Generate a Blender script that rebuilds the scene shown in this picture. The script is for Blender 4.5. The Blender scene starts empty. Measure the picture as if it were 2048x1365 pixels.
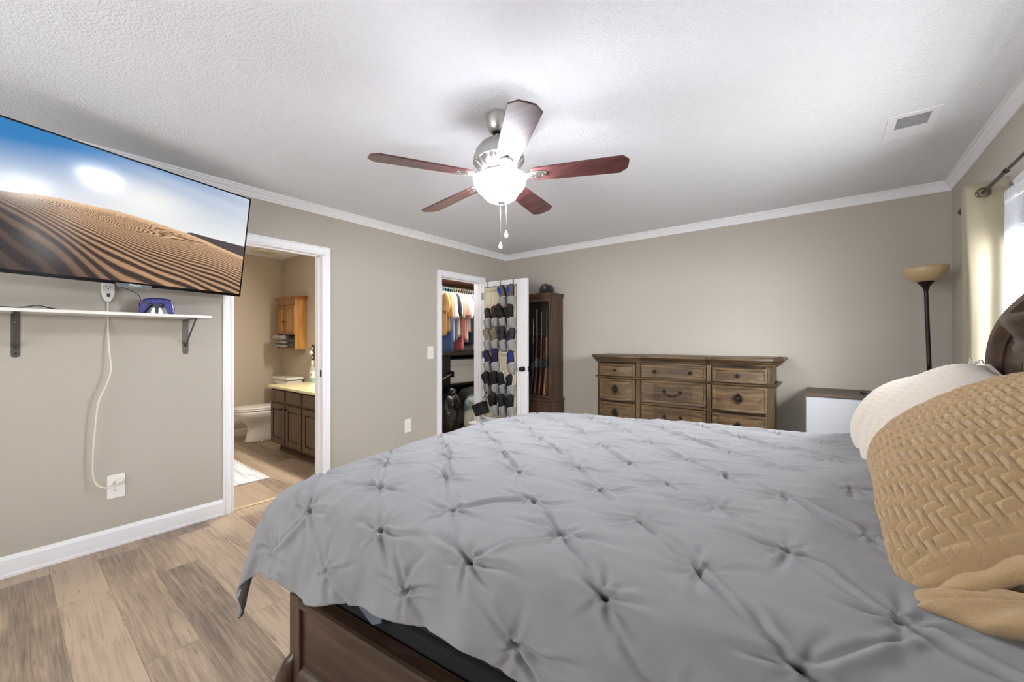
import bpy, bmesh, math, random
import numpy as np
from mathutils import Matrix, Vector
random.seed(7); rng = np.random.default_rng(7)
C = bpy.context.scene.collection
SC = bpy.context.scene
PI = math.pi

# ------------------------------------------------------------------ camera, world, lights, exposure
YAW = math.atan(628/801.0)
cd = bpy.data.cameras.new('camera'); cam = bpy.data.objects.new('camera', cd); C.objects.link(cam)
cam.location = (0, 0, 1.27); cam.rotation_euler = (PI/2, 0, YAW)
cd.sensor_width = 36; cd.sensor_fit = 'HORIZONTAL'; cd.lens = 801/2048*36; cd.clip_start = 0.02
SC.camera = cam
SC.view_settings.view_transform = 'Standard'; SC.view_settings.look = 'None'
SC.view_settings.gamma = 1; SC.view_settings.use_curve_mapping = False
SC.view_settings.exposure = 0.70

w = bpy.data.worlds.new('daylight'); SC.world = w; w.use_nodes = True
bg = w.node_tree.nodes['Background']; bg.inputs[0].default_value = (0.93, 0.97, 1.0, 1); bg.inputs[1].default_value = 1.0

def lamp(name, kind, loc, energy, color=(1, 1, 1), rot=(0, 0, 0), size=None, size_y=None, radius=None, spread=None):
    d = bpy.data.lights.new(name, kind); d.energy = energy; d.color = color
    if kind == 'AREA':
        d.shape = 'RECTANGLE'; d.size = size; d.size_y = size_y or size
        if spread: d.spread = spread
    if radius is not None and kind == 'POINT': d.shadow_soft_size = radius
    o = bpy.data.objects.new(name, d); C.objects.link(o); o.location = loc; o.rotation_euler = rot
    return o
# daylight in the window of the right wall, plus added fill behind the camera
lamp('window_daylight', 'AREA', (1.50, 1.95, 2.05), 400, (0.97, 0.99, 1.0), (0, math.radians(56), 0), 1.6, 3.0)
sky2 = lamp('oblique_sky_daylight', 'AREA', (1.75, 0.35, 1.85), 180, (0.97, 0.99, 1.0), (0, 0, 0), 1.6, 1.6)
sky2.rotation_euler = Vector((-.62, .72, -.16)).to_track_quat('-Z', 'Y').to_euler()
lamp('ground_bounce_daylight', 'AREA', (1.55, 1.95, 0.45), 75, (1.0, 0.99, 0.96), (0, math.radians(112), 0), 1.4, 3.0)
lamp('rear_fill_light', 'AREA', (-1.5, -1.32, 1.35), 29, (1.0, 0.99, 0.97), (PI/2, 0, 0), 2.3, 1.5)  # added fill lamp, shining in through an invented rear window

# ------------------------------------------------------------------ helpers
def lin(c):
    r = []
    for v in c[:3]:
        v = v/255.0
        r.append(v/12.92 if v <= 0.04045 else ((v+0.055)/1.055)**2.4)
    return (r[0], r[1], r[2], 1.0)

class MB:
    """collects verts and faces in world coordinates"""
    def __init__(s): s.v = []; s.f = []
    def add(s, vs, fs):
        b = len(s.v); s.v += [tuple(p) for p in vs]; s.f += [tuple(i+b for i in f) for f in fs]; return s
    def box(s, x0, x1, y0, y1, z0, z1, M=None):
        vs = [(x, y, z) for z in (z0, z1) for y in (y0, y1) for x in (x0, x1)]
        if M is not None: vs = [tuple(M @ Vector(p)) for p in vs]
        return s.add(vs, [(0, 2, 3, 1), (4, 5, 7, 6), (0, 1, 5, 4), (2, 6, 7, 3), (0, 4, 6, 2), (1, 3, 7, 5)])
    def surf(s, P, cu=False, cv=False):
        """P: array (nu, nv, 3)"""
        nu, nv = P.shape[:2]; b = len(s.v)
        s.v += [tuple(p) for p in P.reshape(-1, 3).tolist()]
        for i in range(nu if cu else nu-1):
            i2 = (i+1) % nu
            for j in range(nv if cv else nv-1):
                j2 = (j+1) % nv
                s.f.append((b+i*nv+j, b+i2*nv+j, b+i2*nv+j2, b+i*nv+j2))
        return s
    def lathe(s, prof, c=(0, 0, 0), n=24, axis='z', M=None, cap=True):
        a = np.linspace(0, 2*PI, n, endpoint=False)
        pr = np.array(prof, float)
        P = np.zeros((len(pr), n, 3))
        P[..., 0] = pr[:, 0:1]*np.cos(a); P[..., 1] = pr[:, 0:1]*np.sin(a); P[..., 2] = pr[:, 1:2]
        if axis == 'x': P = P[..., [2, 0, 1]]
        if axis == 'y': P = P[..., [1, 2, 0]]
        if M is not None:
            R = np.array(M.to_3x3()); P = P @ R.T + np.array(M.translation)
        P = P + np.array(c)
        b = len(s.v); s.surf(P, cv=True)
        if cap:
            for k in (0, len(pr)-1):
                if pr[k, 0] > 1e-5:
                    ids = tuple(b+k*n+j for j in range(n)); s.f.append(ids if k else ids[::-1])
        return s
    def tube(s, pts, r, n=8, cap=True, flat=1.0):
        p = np.array(pts, float); m = len(p)
        rr = np.full(m, r, float) if np.isscalar(r) else np.array(r, float)
        t = np.gradient(p, axis=0); t /= np.linalg.norm(t, axis=1)[:, None]+1e-12
        up = np.array([0, 0, 1.0]) if abs(t[0, 2]) < 0.9 else np.array([1.0, 0, 0])
        P = np.zeros((m, n, 3)); a = np.linspace(0, 2*PI, n, endpoint=False)
        u = np.cross(up, t[0]); u /= np.linalg.norm(u)
        for i in range(m):
            u = u - t[i]*np.dot(u, t[i]); u /= np.linalg.norm(u)+1e-12
            v = np.cross(t[i], u)
            P[i] = p[i] + rr[i]*(np.cos(a)[:, None]*u + flat*np.sin(a)[:, None]*v)
        b = len(s.v); s.surf(P, cv=True)
        if cap:
            s.f.append(tuple(b+j for j in range(n))[::-1]); s.f.append(tuple(b+(m-1)*n+j for j in range(n)))
        return s
    def prism(s, poly, z0, z1, M=None, axis='z'):
        """poly (a,b) extruded along axis: z:(a,b,z) y:(a,z,b) x:(z,a,b)"""
        n = len(poly); vs = []
        for z in (z0, z1):
            for a, b in poly:
                p = {'z': (a, b, z), 'y': (a, z, b), 'x': (z, a, b)}[axis]
                if M is not None: p = tuple(M @ Vector(p))
                vs.append(p)
        fs = [tuple(range(n))[::-1], tuple(range(n, 2*n))]
        fs += [(i, (i+1) % n, n+(i+1) % n, n+i) for i in range(n)]
        return s.add(vs, fs)
    def ell(s, c, r, n=16, m=10, M=None):
        th = np.linspace(0, PI, m); pr = [(max(math.sin(t), 1e-6), -math.cos(t)) for t in th]
        S = Matrix.Translation(c) @ (M.to_4x4() if M is not None else Matrix()) @ Matrix.Diagonal((*r, 1))
        return s.lathe(pr, n=n, M=S, cap=False)

WM = {}
def link(o, parent=None, M=Matrix()):
    C.objects.link(o)
    if parent is not None: o.parent = parent
    WM[o.name] = M
    return o
def obj(name, mb, mat, parent=None, smooth=False, bevel=0, local=False, label=None, sub=0, solid=0, seg=2):
    me = bpy.data.meshes.new(name)
    V = mb.v
    M = WM[parent.name] if parent is not None else Matrix()
    if parent is not None and not local:
        I = M.inverted(); A = np.array(V); V = (A @ np.array(I.to_3x3()).T + np.array(I.translation)).tolist()
    me.from_pydata(V, [], mb.f); me.update()
    bm = bmesh.new(); bm.from_mesh(me)
    bmesh.ops.recalc_face_normals(bm, faces=bm.faces); bm.to_mesh(me); bm.free()
    me.materials.append(mat)
    if smooth:
        for p in me.polygons: p.use_smooth = True
    o = bpy.data.objects.new(name, me); link(o, parent, M)
    if solid:
        m = o.modifiers.new('thickness', 'SOLIDIFY'); m.thickness = solid; m.offset = -1
    if bevel:
        m = o.modifiers.new('bevel', 'BEVEL'); m.width = bevel; m.segments = seg; m.limit_method = 'ANGLE'; m.angle_limit = 0.7
        m.harden_normals = False
    if sub:
        m = o.modifiers.new('sub', 'SUBSURF'); m.levels = sub; m.render_levels = sub
    if smooth == 'auto':
        try:
            me.set_sharp_from_angle(angle=0.6)
        except Exception: pass
    if label: o['label'] = label
    return o
def thing(name, label, cat, loc=(0, 0, 0), rotz=0, group=None, M=None):
    o = bpy.data.objects.new(name, None); o.empty_display_size = 0.05
    if M is None: M = Matrix.Translation(loc) @ Matrix.Rotation(rotz, 4, 'Z')
    o.matrix_world = M
    link(o, None, M); o['label'] = label; o['category'] = cat
    if group: o['group'] = group
    return o
def tag(o, label, cat, group=None):
    o['label'] = label; o['category'] = cat
    if group: o['group'] = group
    return o
def struct(name, mb, mat, bevel=0, parent=None, smooth=False):
    o = obj(name, mb, mat, parent, bevel=bevel, smooth=smooth)
    if parent is None: o['kind'] = 'structure'
    return o
def copytree(root, M, label=None, group=None):
    r = root.copy(); C.objects.link(r); r.matrix_world = M
    if label: r['label'] = label
    if group: r['group'] = group
    for ch in list(root.children):
        c = ch.copy(); C.objects.link(c); c.parent = r
        for g in list(ch.children):
            d = g.copy(); C.objects.link(d); d.parent = c
    return r
def smooth_path(pts, n=8):
    """Catmull-Rom through the points"""
    p = [np.array(q, float) for q in pts]; p = [2*p[0]-p[1]]+p+[2*p[-1]-p[-2]]; out = []
    for i in range(1, len(p)-2):
        for k in range(n):
            t = k/n
            out.append(0.5*((2*p[i])+(-p[i-1]+p[i+1])*t+(2*p[i-1]-5*p[i]+4*p[i+1]-p[i+2])*t*t+(-p[i-1]+3*p[i]-3*p[i+1]+p[i+2])*t**3))
    out.append(p[-2]); return out

# ------------------------------------------------------------------ materials
def mat(name, col, rough=0.5, metal=0.0, bump=0, bscale=60, var=0, vscale=8, spec=0.5, coat=0, sheen=0, stretch=None, trans=0, emit=None, estr=0, alpha=1, bdist=0.002, detail=4, ior=None, sss=0):
    m = bpy.data.materials.new(name); m.use_nodes = True
    nt = m.node_tree; N = nt.nodes; L = nt.links; b = N['Principled BSDF']
    b.inputs['Base Color'].default_value = lin(col); b.inputs['Roughness'].default_value = rough
    b.inputs['Metallic'].default_value = metal; b.inputs['Specular IOR Level'].default_value = spec
    b.inputs['Coat Weight'].default_value = coat; b.inputs['Sheen Weight'].default_value = sheen
    b.inputs['Transmission Weight'].default_value = trans; b.inputs['Alpha'].default_value = alpha
    if ior: b.inputs['IOR'].default_value = ior
    if sss: b.inputs['Subsurface Weight'].default_value = sss; b.inputs['Subsurface Radius'].default_value = (.02, .02, .02)
    if emit: b.inputs['Emission Color'].default_value = lin(emit); b.inputs['Emission Strength'].default_value = estr
    if bump or var:
        tc = N.new('ShaderNodeTexCoord'); mp = N.new('ShaderNodeMapping'); L.new(tc.outputs['Object'], mp.inputs[0])
        if stretch: mp.inputs['Scale'].default_value = stretch
    if bump:
        t = N.new('ShaderNodeTexNoise'); t.inputs['Scale'].default_value = bscale; t.inputs['Detail'].default_value = detail
        L.new(mp.outputs[0], t.inputs['Vector'])
        bp = N.new('ShaderNodeBump'); bp.inputs['Strength'].default_value = bump; bp.inputs['Distance'].default_value = bdist
        L.new(t.outputs[0], bp.inputs['Height']); L.new(bp.outputs[0], b.inputs['Normal'])
    if var:
        t = N.new('ShaderNodeTexNoise'); t.inputs['Scale'].default_value = vscale; t.inputs['Detail'].default_value = 5
        L.new(mp.outputs[0], t.inputs['Vector'])
        hs = N.new('ShaderNodeHueSaturation'); hs.inputs['Color'].default_value = lin(col)
        mr = N.new('ShaderNodeMapRange'); mr.inputs['From Min'].default_value = 0.25; mr.inputs['From Max'].default_value = 1.05
        mr.inputs['To Min'].default_value = 1-var; mr.inputs['To Max'].default_value = 1+var
        L.new(t.outputs[0], mr.inputs[0]); L.new(mr.outputs[0], hs.inputs['Value']); L.new(hs.outputs[0], b.inputs['Base Color'])
    return m
def wood(name, cols, rough=0.4, axis=0, scale=1.0, coat=0.15, bump=0.05):
    """cols: dark..light ramp; grain runs along the axis"""
    m = bpy.data.materials.new(name); m.use_nodes = True
    nt = m.node_tree; N = nt.nodes; L = nt.links; b = N['Principled BSDF']
    tc = N.new('ShaderNodeTexCoord'); mp = N.new('ShaderNodeMapping'); L.new(tc.outputs['Object'], mp.inputs[0])
    s = [28*scale]*3; s[axis] = 2.2*scale; mp.inputs['Scale'].default_value = s
    t = N.new('ShaderNodeTexNoise'); t.inputs['Scale'].default_value = 1; t.inputs['Detail'].default_value = 8; t.inputs['Distortion'].default_value = 1.2
    L.new(mp.outputs[0], t.inputs['Vector'])
    r = N.new('ShaderNodeValToRGB'); e = r.color_ramp.elements
    e[0].position = 0.28; e[0].color = lin(cols[0]); e[1].position = 0.72; e[1].color = lin(cols[-1])
    for k in range(1, len(cols)-1):
        q = e.new(0.28+0.44*k/(len(cols)-1)); q.color = lin(cols[k])
    L.new(t.outputs[0], r.inputs[0]); L.new(r.outputs[0], b.inputs['Base Color'])
    b.inputs['Roughness'].default_value = rough; b.inputs['Coat Weight'].default_value = coat; b.inputs['Coat Roughness'].default_value = 0.25
    bp = N.new('ShaderNodeBump'); bp.inputs['Strength'].default_value = bump; bp.inputs['Distance'].default_value = 0.002
    L.new(t.outputs[0], bp.inputs['Height']); L.new(bp.outputs[0], b.inputs['Normal'])
    return m
def planks(name):
    m = bpy.data.materials.new(name); m.use_nodes = True
    nt = m.node_tree; N = nt.nodes; L = nt.links; b = N['Principled BSDF']
    tc = N.new('ShaderNodeTexCoord'); mp = N.new('ShaderNodeMapping'); L.new(tc.outputs['Object'], mp.inputs[0])
    mp.inputs['Location'].default_value = (0.43, 0.015, 0)
    br = N.new('ShaderNodeTexBrick'); L.new(mp.outputs[0], br.inputs['Vector'])
    br.inputs['Scale'].default_value = 1; br.inputs['Brick Width'].default_value = 1.22; br.inputs['Row Height'].default_value = 0.18
    br.inputs['Mortar Size'].default_value = 0.0012; br.inputs['Mortar Smooth'].default_value = 0.3; br.offset = 0.37; br.offset_frequency = 2
    br.inputs['Color1'].default_value = (0, 0, 0, 1); br.inputs['Color2'].default_value = (1, 1, 1, 1); br.inputs['Mortar'].default_value = (0.4, 0.4, 0.4, 1)
    sc = N.new('ShaderNodeVectorMath'); sc.operation = 'SCALE'; sc.inputs['Scale'].default_value = 37.0; L.new(br.outputs['Color'], sc.inputs[0])
    ad = N.new('ShaderNodeVectorMath'); ad.operation = 'ADD'; L.new(mp.outputs[0], ad.inputs[0]); L.new(sc.outputs[0], ad.inputs[1])
    def noise(scl, detail, dist):
        q = N.new('ShaderNodeMapping'); q.inputs['Scale'].default_value = scl; L.new(ad.outputs[0], q.inputs[0])
        t = N.new('ShaderNodeTexNoise'); t.inputs['Scale'].default_value = 1; t.inputs['Detail'].default_value = detail; t.inputs['Distortion'].default_value = dist
        L.new(q.outputs[0], t.inputs['Vector']); return t
    big = noise((1.3, 6, 1), 3, 0.8); fine = noise((3.5, 85, 1), 9, 0.9); knot = noise((2.6, 16, 1), 6, 1.5)
    def mul(o, k):
        q = N.new('ShaderNodeMath'); q.operation = 'MULTIPLY'; L.new(o, q.inputs[0]); q.inputs[1].default_value = k; return q.outputs[0]
    def add(a, c):
        q = N.new('ShaderNodeMath'); q.operation = 'ADD'; L.new(a, q.inputs[0]); L.new(c, q.inputs[1]); return q.outputs[0]
    tot = add(add(mul(br.outputs['Color'], 0.29), mul(big.outputs[0], 0.50)), add(mul(fine.outputs[0], 0.62), mul(knot.outputs[0], 0.28)))
    r = N.new('ShaderNodeValToRGB'); e = r.color_ramp.elements
    e[0].position = 0.50; e[0].color = lin((92, 80, 70)); e[1].position = 1.12; e[1].color = lin((182, 162, 140))
    q = e.new(0.68); q.color = lin((134, 117, 102)); q = e.new(0.85); q.color = lin((164, 144, 124)); e[-1].position = 1.0
    L.new(tot, r.inputs[0])
    crk = noise((2.2, 34, 1), 5, 2.2); cm = N.new('ShaderNodeMapRange'); cm.inputs['From Min'].default_value = 0.345; cm.inputs['From Max'].default_value = 0.30; cm.inputs['To Max'].default_value = 0.5; L.new(crk.outputs[0], cm.inputs[0])
    mm = N.new('ShaderNodeMath'); mm.operation = 'MAXIMUM'; L.new(mul(br.outputs['Fac'], 0.55), mm.inputs[0]); L.new(cm.outputs[0], mm.inputs[1])
    mx = N.new('ShaderNodeMix'); mx.data_type = 'RGBA'; L.new(mm.outputs[0], mx.inputs[0]); L.new(r.outputs[0], mx.inputs[6]); mx.inputs[7].default_value = lin((70, 58, 48))
    L.new(mx.outputs[2], b.inputs['Base Color']); b.inputs['Roughness'].default_value = 0.42
    bp = N.new('ShaderNodeBump'); bp.inputs['Strength'].default_value = 0.12; bp.inputs['Distance'].default_value = 0.0015
    L.new(tot, bp.inputs['Height']); L.new(bp.outputs[0], b.inputs['Normal'])
    return m
def ceiling_mat():
    m = bpy.data.materials.new('textured_ceiling'); m.use_nodes = True
    nt = m.node_tree; N = nt.nodes; L = nt.links; b = N['Principled BSDF']
    b.inputs['Base Color'].default_value = lin((238, 240, 245)); b.inputs['Roughness'].default_value = 0.9; b.inputs['Specular IOR Level'].default_value = 0.2
    tc = N.new('ShaderNodeTexCoord')
    v = N.new('ShaderNodeTexNoise'); v.inputs['Scale'].default_value = 95; v.inputs['Detail'].default_value = 3; v.inputs['Roughness'].default_value = 0.6
    L.new(tc.outputs['Object'], v.inputs['Vector'])
    r = N.new('ShaderNodeValToRGB'); r.color_ramp.elements[0].position = 0.42; r.color_ramp.elements[1].position = 0.62; L.new(v.outputs[0], r.inputs[0])
    bp = N.new('ShaderNodeBump'); bp.inputs['Strength'].default_value = 0.55; bp.inputs['Distance'].default_value = 0.004
    L.new(r.outputs[0], bp.inputs['Height']); L.new(bp.outputs[0], b.inputs['Normal'])
    return m

WALL = mat('beige_wall_paint', (184, 177, 166), 0.85, bump=0.12, bscale=140, bdist=0.002, spec=0.25)
BWALL = mat('bathroom_wall_paint', (196, 184, 166), 0.85, bump=0.1, bscale=140, spec=0.25)
CWALL = mat('closet_wall_paint', (206, 198, 184), 0.85, bump=0.1, bscale=140, spec=0.25)
TRIM = mat('white_trim_paint', (240, 240, 243), 0.38, var=0.01, vscale=3)
CEIL = ceiling_mat()
FLOOR = planks('oak_plank_floor')
WHITE = mat('white_plastic', (236, 235, 230), 0.35, var=0.01)
BLACKP = mat('black_plastic', (14, 14, 15), 0.3, var=0.02)
BLACKM = mat('black_metal', (26, 24, 23), 0.4, 0.6, var=0.05)
SCREW = mat('screw_steel', (200, 200, 200), 0.3, 1.0, var=0.03)
GRAYMET = mat('grey_bracket_metal', (84, 78, 74), 0.45, 0.3, bump=0.1, bscale=200, var=0.08)
NICKEL = mat('brushed_nickel', (206, 205, 203), 0.33, 1.0, bump=0.03, bscale=300, stretch=(1, 1, 12), var=0.03)
def pane_mat():
    m = bpy.data.materials.new('clear_pane_glass'); m.use_nodes = True
    nt = m.node_tree; N = nt.nodes; L = nt.links; N.remove(N['Principled BSDF'])
    a = N.new('ShaderNodeBsdfTransparent'); g = N.new('ShaderNodeBsdfGlossy'); g.inputs['Roughness'].default_value = 0.03
    f = N.new('ShaderNodeFresnel'); f.inputs[0].default_value = 1.35
    nz = N.new('ShaderNodeTexNoise'); nz.inputs['Scale'].default_value = 2; mr = N.new('ShaderNodeMapRange'); mr.inputs['To Min'].default_value = 0.97; mr.inputs['To Max'].default_value = 1.0
    L.new(nz.outputs[0], mr.inputs[0]); L.new(mr.outputs[0], a.inputs[0])
    x = N.new('ShaderNodeMixShader'); ge = N.new('ShaderNodeNewGeometry'); sb = N.new('ShaderNodeMath'); sb.operation = 'SUBTRACT'; sb.inputs[0].default_value = 1.0; L.new(ge.outputs['Backfacing'], sb.inputs[1])
    ml = N.new('ShaderNodeMath'); ml.operation = 'MULTIPLY'; L.new(f.outputs[0], ml.inputs[0]); L.new(sb.outputs[0], ml.inputs[1]); L.new(ml.outputs[0], x.inputs[0]); L.new(a.outputs[0], x.inputs[1]); L.new(g.outputs[0], x.inputs[2]); L.new(x.outputs[0], N['Material Output'].inputs[0])
    return m
GLASS = pane_mat()
# ------------------------------------------------------------------ room shell
XL, XR, YB, YN, ZC = -3.468, 0.723, 4.285, -1.16, 2.44
B0, B1, BT = 1.054, 1.742, 2.033      # bathroom opening
K0, K1, KT = 3.102, 3.795, 2.023      # closet opening
W0, W1, WZ0, WZ1 = 1.35, 3.20, 0.62, 1.985   # window opening in the right wall
R0, R1, RZ0, RZ1 = -2.7, -0.4, 0.55, 2.1     # unseen window added behind the camera for fill light
T = 0.12
mb = MB()
mb.box(-6.4, XR+.15, YN-.15, 5.3, -.1, 0)
struct('floor', mb, FLOOR)
struct('ceiling', MB().box(-6.4, XR+.15, YN-.15, 5.3, ZC, ZC+.08), CEIL)
mb = MB()
mb.box(XL-T, XL, YN, B0, 0, ZC).box(XL-T, XL, B0, B1, BT, ZC).box(XL-T, XL, B1, K0, 0, ZC).box(XL-T, XL, K0, K1, KT, ZC).box(XL-T, XL, K1, 5.1, 0, ZC)
struct('wall_left', mb, WALL)
struct('wall_back', MB().box(XL, XR+T, YB, YB+T, 0, ZC), WALL)
mb = MB()
mb.box(XR, XR+T, YN, W0, 0, ZC).box(XR, XR+T, W1, YB, 0, ZC).box(XR, XR+T, W0, W1, 0, WZ0).box(XR, XR+T, W0, W1, WZ1, ZC)
struct('wall_right', mb, WALL)
mb = MB()
mb.box(XL-T, R0, YN-T, YN, 0, ZC).box(R1, XR+T, YN-T, YN, 0, ZC).box(R0, R1, YN-T, YN, 0, RZ0).box(R0, R1, YN-T, YN, RZ1, ZC)
struct('wall_near', mb, WALL)
# bathroom and closet shells
struct('wall_bathroom_far', MB().box(-6.28, -6.16, -.6, 2.6, 0, ZC), BWALL)
struct('wall_bathroom_right', MB().box(-6.16, XL-T, 2.5, 2.6, 0, ZC), BWALL)
struct('wall_bathroom_near', MB().box(-6.28, XL-T, -.72, -.6, 0, ZC), BWALL)
struct('wall_closet_far', MB().box(-5.42, -5.3, 2.6, 5.2, 0, ZC), CWALL)
struct('wall_closet_right', MB().box(-5.3, XL-T, 5.1, 5.2, 0, ZC), CWALL)
# crown moulding and baseboards
def crown(name, a, b, nrm):
    """cove from wall line a-b (xy), nrm points into the room"""
    a = np.array(a); b = np.array(b); n = np.array(nrm)
    prof = [(0, .068), (.006, .068), (.008, .058), (.014, .05), (.02, .036), (.032, .022), (.036, .012), (.046, .008), (.048, 0), (0, 0)]
    d = (b-a)/np.linalg.norm(b-a)
    P = []
    for e, s in ((a, 1), (b, -1)):
        P.append([(*(e+n*o+d*s*o), ZC-h) for o, h in prof])
    mb = MB().surf(np.array(P), cv=True)
    struct(name, mb, TRIM)
crown('trim_1', (XL, YN), (XL, YB), (1, 0)); crown('trim_2', (XL, YB), (XR, YB), (0, -1)); crown('trim_3', (XR, YB), (XR, YN), (-1, 0)); crown('trim_4', (XR, YN), (XL, YN), (0, 1))
def baseb(name, a, b, nrm, h=.114):
    a = np.array(a, float); b = np.array(b, float); n = np.array(nrm, float)
    prof = [(0, 0), (.016, 0), (.016, .014), (.0135, .02), (.0135, h-.022), (.010, h-.012), (.005, h), (0, h)]
    P = [[(*(e+n*o), z) for o, z in prof] for e in (a, b)]
    m = MB().surf(np.array(P), cv=True)
    m.f += [tuple(range(8)), tuple(range(8, 16))]
    struct(name, m, TRIM)
baseb('baseboard_left', (XL, YN), (XL, B0-.057), (1, 0))
baseb('baseboard_left_middle', (XL, B1+.057), (XL, K0-.057), (1, 0))
baseb('baseboard_left_far', (XL, K1+.057), (XL, YB), (1, 0))
baseb('baseboard_back', (XL, YB), (XR, YB), (0, -1))
baseb('baseboard_right', (XR, YN), (XR, YB), (-1, 0))
baseb('baseboard_bathroom_far', (-6.16, -.6), (-6.16, 2.5), (1, 0), .1)
baseb('baseboard_bathroom_right', (-6.16, 2.5), (XL-T, 2.5), (0, -1), .1)
# door casings with jambs
def casing(name, y0, y1, zt, w=.057):
    m = MB(); x = XL
    prof = [(0, 0), (w, 0), (w, .017), (w-.008, .018), (w-.012, .014), (.016, .012), (.012, .015), (.004, .014), (0, .010)]
    def leg(pa, pb, da, db):
        P = []
        for p, mit in ((pa, da), (pb, db)):
            P.append([(x+t, p[0]+o*mit[0], p[1]+o*mit[1]) for o, t in prof])
        k = len(m.v); m.surf(np.array(P), cv=True); m.f.append(tuple(range(k, k+9))); m.f.append(tuple(range(k+9, k+18)))
    leg((y0, 0), (y0, zt), (-1, 0), (-1, 1)); leg((y0, zt), (y1, zt), (-1, 1), (1, 1)); leg((y1, zt), (y1, 0), (1, 1), (1, 0))
    # jamb lining and stop
    m.box(x-T-.004, x+.009, y0-.001, y0+.012, 0, zt).box(x-T-.004, x+.009, y1-.012, y1+.001, 0, zt).box(x-T-.004, x+.009, y0, y1, zt-.012, zt+.001)
    m.box(x-.075, x-.045, y0, y0+.022, 0, zt).box(x-.075, x-.045, y1-.022, y1, 0, zt).box(x-.075, x-.045, y0, y1, zt-.022, zt)
    return struct(name, m, TRIM, smooth=False)
casing('trim_5', B0, B1, BT); casing('trim_6', K0, K1, KT)
# strike plate on the bathroom jamb
tag(obj('strike_plate', MB().box(-3.50, -3.475, B1-.0135, B1-.011, .955, 1.015), BLACKM), 'small dark strike plate on the right jamb of the bathroom doorway', 'strike plate')
# threshold strip
THR = mat('oak_threshold', (196, 170, 132), 0.35, var=0.06, vscale=20)
P = []
for y in (B0+.012, B1-.012):
    P.append([(-3.520, y, 0), (-3.516, y, .006), (-3.508, y, .010), (-3.496, y, .011), (-3.484, y, .009), (-3.478, y, .005), (-3.475, y, 0)])
struct('trim_7', MB().surf(np.array(P), cv=True), THR, smooth=True)
# ---- window in the right wall
WFR = mat('white_vinyl_frame', (240, 241, 242), 0.3, var=0.01)
def window(name, y0, y1, z0, z1, M=None, casing_w=.06):
    """built in the yz plane at x = XR, the room on the -x side"""
    f = MB(); x = XR
    f.box(x+.03, x+.09, y0, y0+.045, z0, z1).box(x+.03, x+.09, y1-.045, y1, z0, z1).box(x+.03, x+.09, y0, y1, z0, z0+.045).box(x+.03, x+.09, y0, y1, z1-.045, z1)
    ym = (y0+y1)/2
    f.box(x+.035, x+.085, ym-.03, ym+.03, z0, z1)
    zm = (z0+z1)/2
    for a, b in ((y0+.045, ym-.03), (ym+.03, y1-.045)):
        f.box(x+.04, x+.075, a, b, zm-.02, zm+.02)
        f.box(x+.042, x+.07, a, a+.03, z0+.045, z1-.045).box(x+.042, x+.07, b-.03, b, z0+.045, z1-.045)
    cs = MB(); c = casing_w
    cs.box(x-.016, x, y0-c, y0, z0-.02, z1+c).box(x-.016, x, y1, y1+c, z0-.02, z1+c).box(x-.018, x, y0-c, y1+c, z1, z1+c).box(x-.035, x+.03, y0-c-.015, y1+c+.015, z0-.03, z0).box(x-.016, x, y0-c, y1+c, z0-.09, z0-.03)
    cs.box(x, x+.05, y0-.002, y0+.008, z0, z1).box(x, x+.05, y1-.008, y1+.002, z0, z1).box(x, x+.05, y0, y1, z1-.008, z1+.002)
    g = MB()
    for a, b in ((y0+.045, ym-.03), (ym+.03, y1-.045)): g.box(x+.055, x+.059, a, b, z0+.045, z1-.045)
    if M is not None:
        for q in (f, cs, g): q.v = [tuple(M @ Vector(p)) for p in q.v]
    o = struct(name, f, WFR, bevel=.003)
    obj('window_casing', cs, TRIM, o, bevel=.003); obj('window_pane', g, GLASS, o)
    return o
window('window_1', W0, W1, WZ0, WZ1)
# added window behind the camera for the fill lamp, same build turned to face +y
M = Matrix.Translation((0, YN, 0)) @ Matrix.Rotation(-PI/2, 4, 'Z') @ Matrix.Translation((-XR, 0, 0))
window('added_rear_window', R0, R1, RZ0, RZ1, M=M)
# blind pulled up in the right window
BL = mat('white_blind_slat', (238, 239, 241), 0.45, var=0.01)
t = thing('window_blind', 'white horizontal blind pulled up at the top of the right window', 'window blind', (XR-.03, (W0+W1)/2, WZ1))
obj('headrail', MB().box(XR-.045, XR+.025, W0+.01, W1-.008, WZ1-.05, WZ1-.002), BL, t, bevel=.004)
m = MB()
for k in range(26):
    z = WZ1-.056-k*.0052; m.box(XR-.038, XR+.014, W0+.015, W1-.012, z-.0032, z)
obj('slat_stack', m, BL, t); obj('bottom_rail', MB().box(XR-.037, XR+.013, W0+.015, W1-.012, WZ1-.212, WZ1-.193), BL, t, bevel=.004)
for y in (W0+.2, (W0+W1)/2, W1-.12): obj('ladder_cord', MB().tube([(XR-.041, y, WZ1-.05), (XR-.041, y, WZ1-.21)], .0018, 6), BL, t)
# ------------------------------------------------------------------ television
FW = np.array([-math.sin(YAW), math.cos(YAW), 0]); RT = np.array([math.cos(YAW), math.sin(YAW), 0])
def frame(o, x, y, z):
    M = Matrix.Identity(4)
    for i, a in enumerate((x, y, z)):
        for r in range(3): M[r][i] = a[r]
    for r in range(3): M[r][3] = o[r]
    return M
tau = math.radians(9.5); tw, th = 1.212, 0.690
Du = np.array([-.2804, .9599, 0]); Nh = np.array([.9599, .2804, 0]); Zu = np.array([0, 0, 1.0])
Vv = math.cos(tau)*Zu + math.sin(tau)*Nh; Nn = math.cos(tau)*Nh - math.sin(tau)*Zu
br = np.array([-3.281, 1.049, 1.585])
tc_ = br - Du*tw/2 + Vv*th/2
TM = frame(tc_, Du, Vv, Nn)
t = thing('television', 'large flat television showing a desert dune picture, tilted out from the left wall', 'television', M=TM)
m = MB(); h2, w2 = th/2, tw/2
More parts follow.
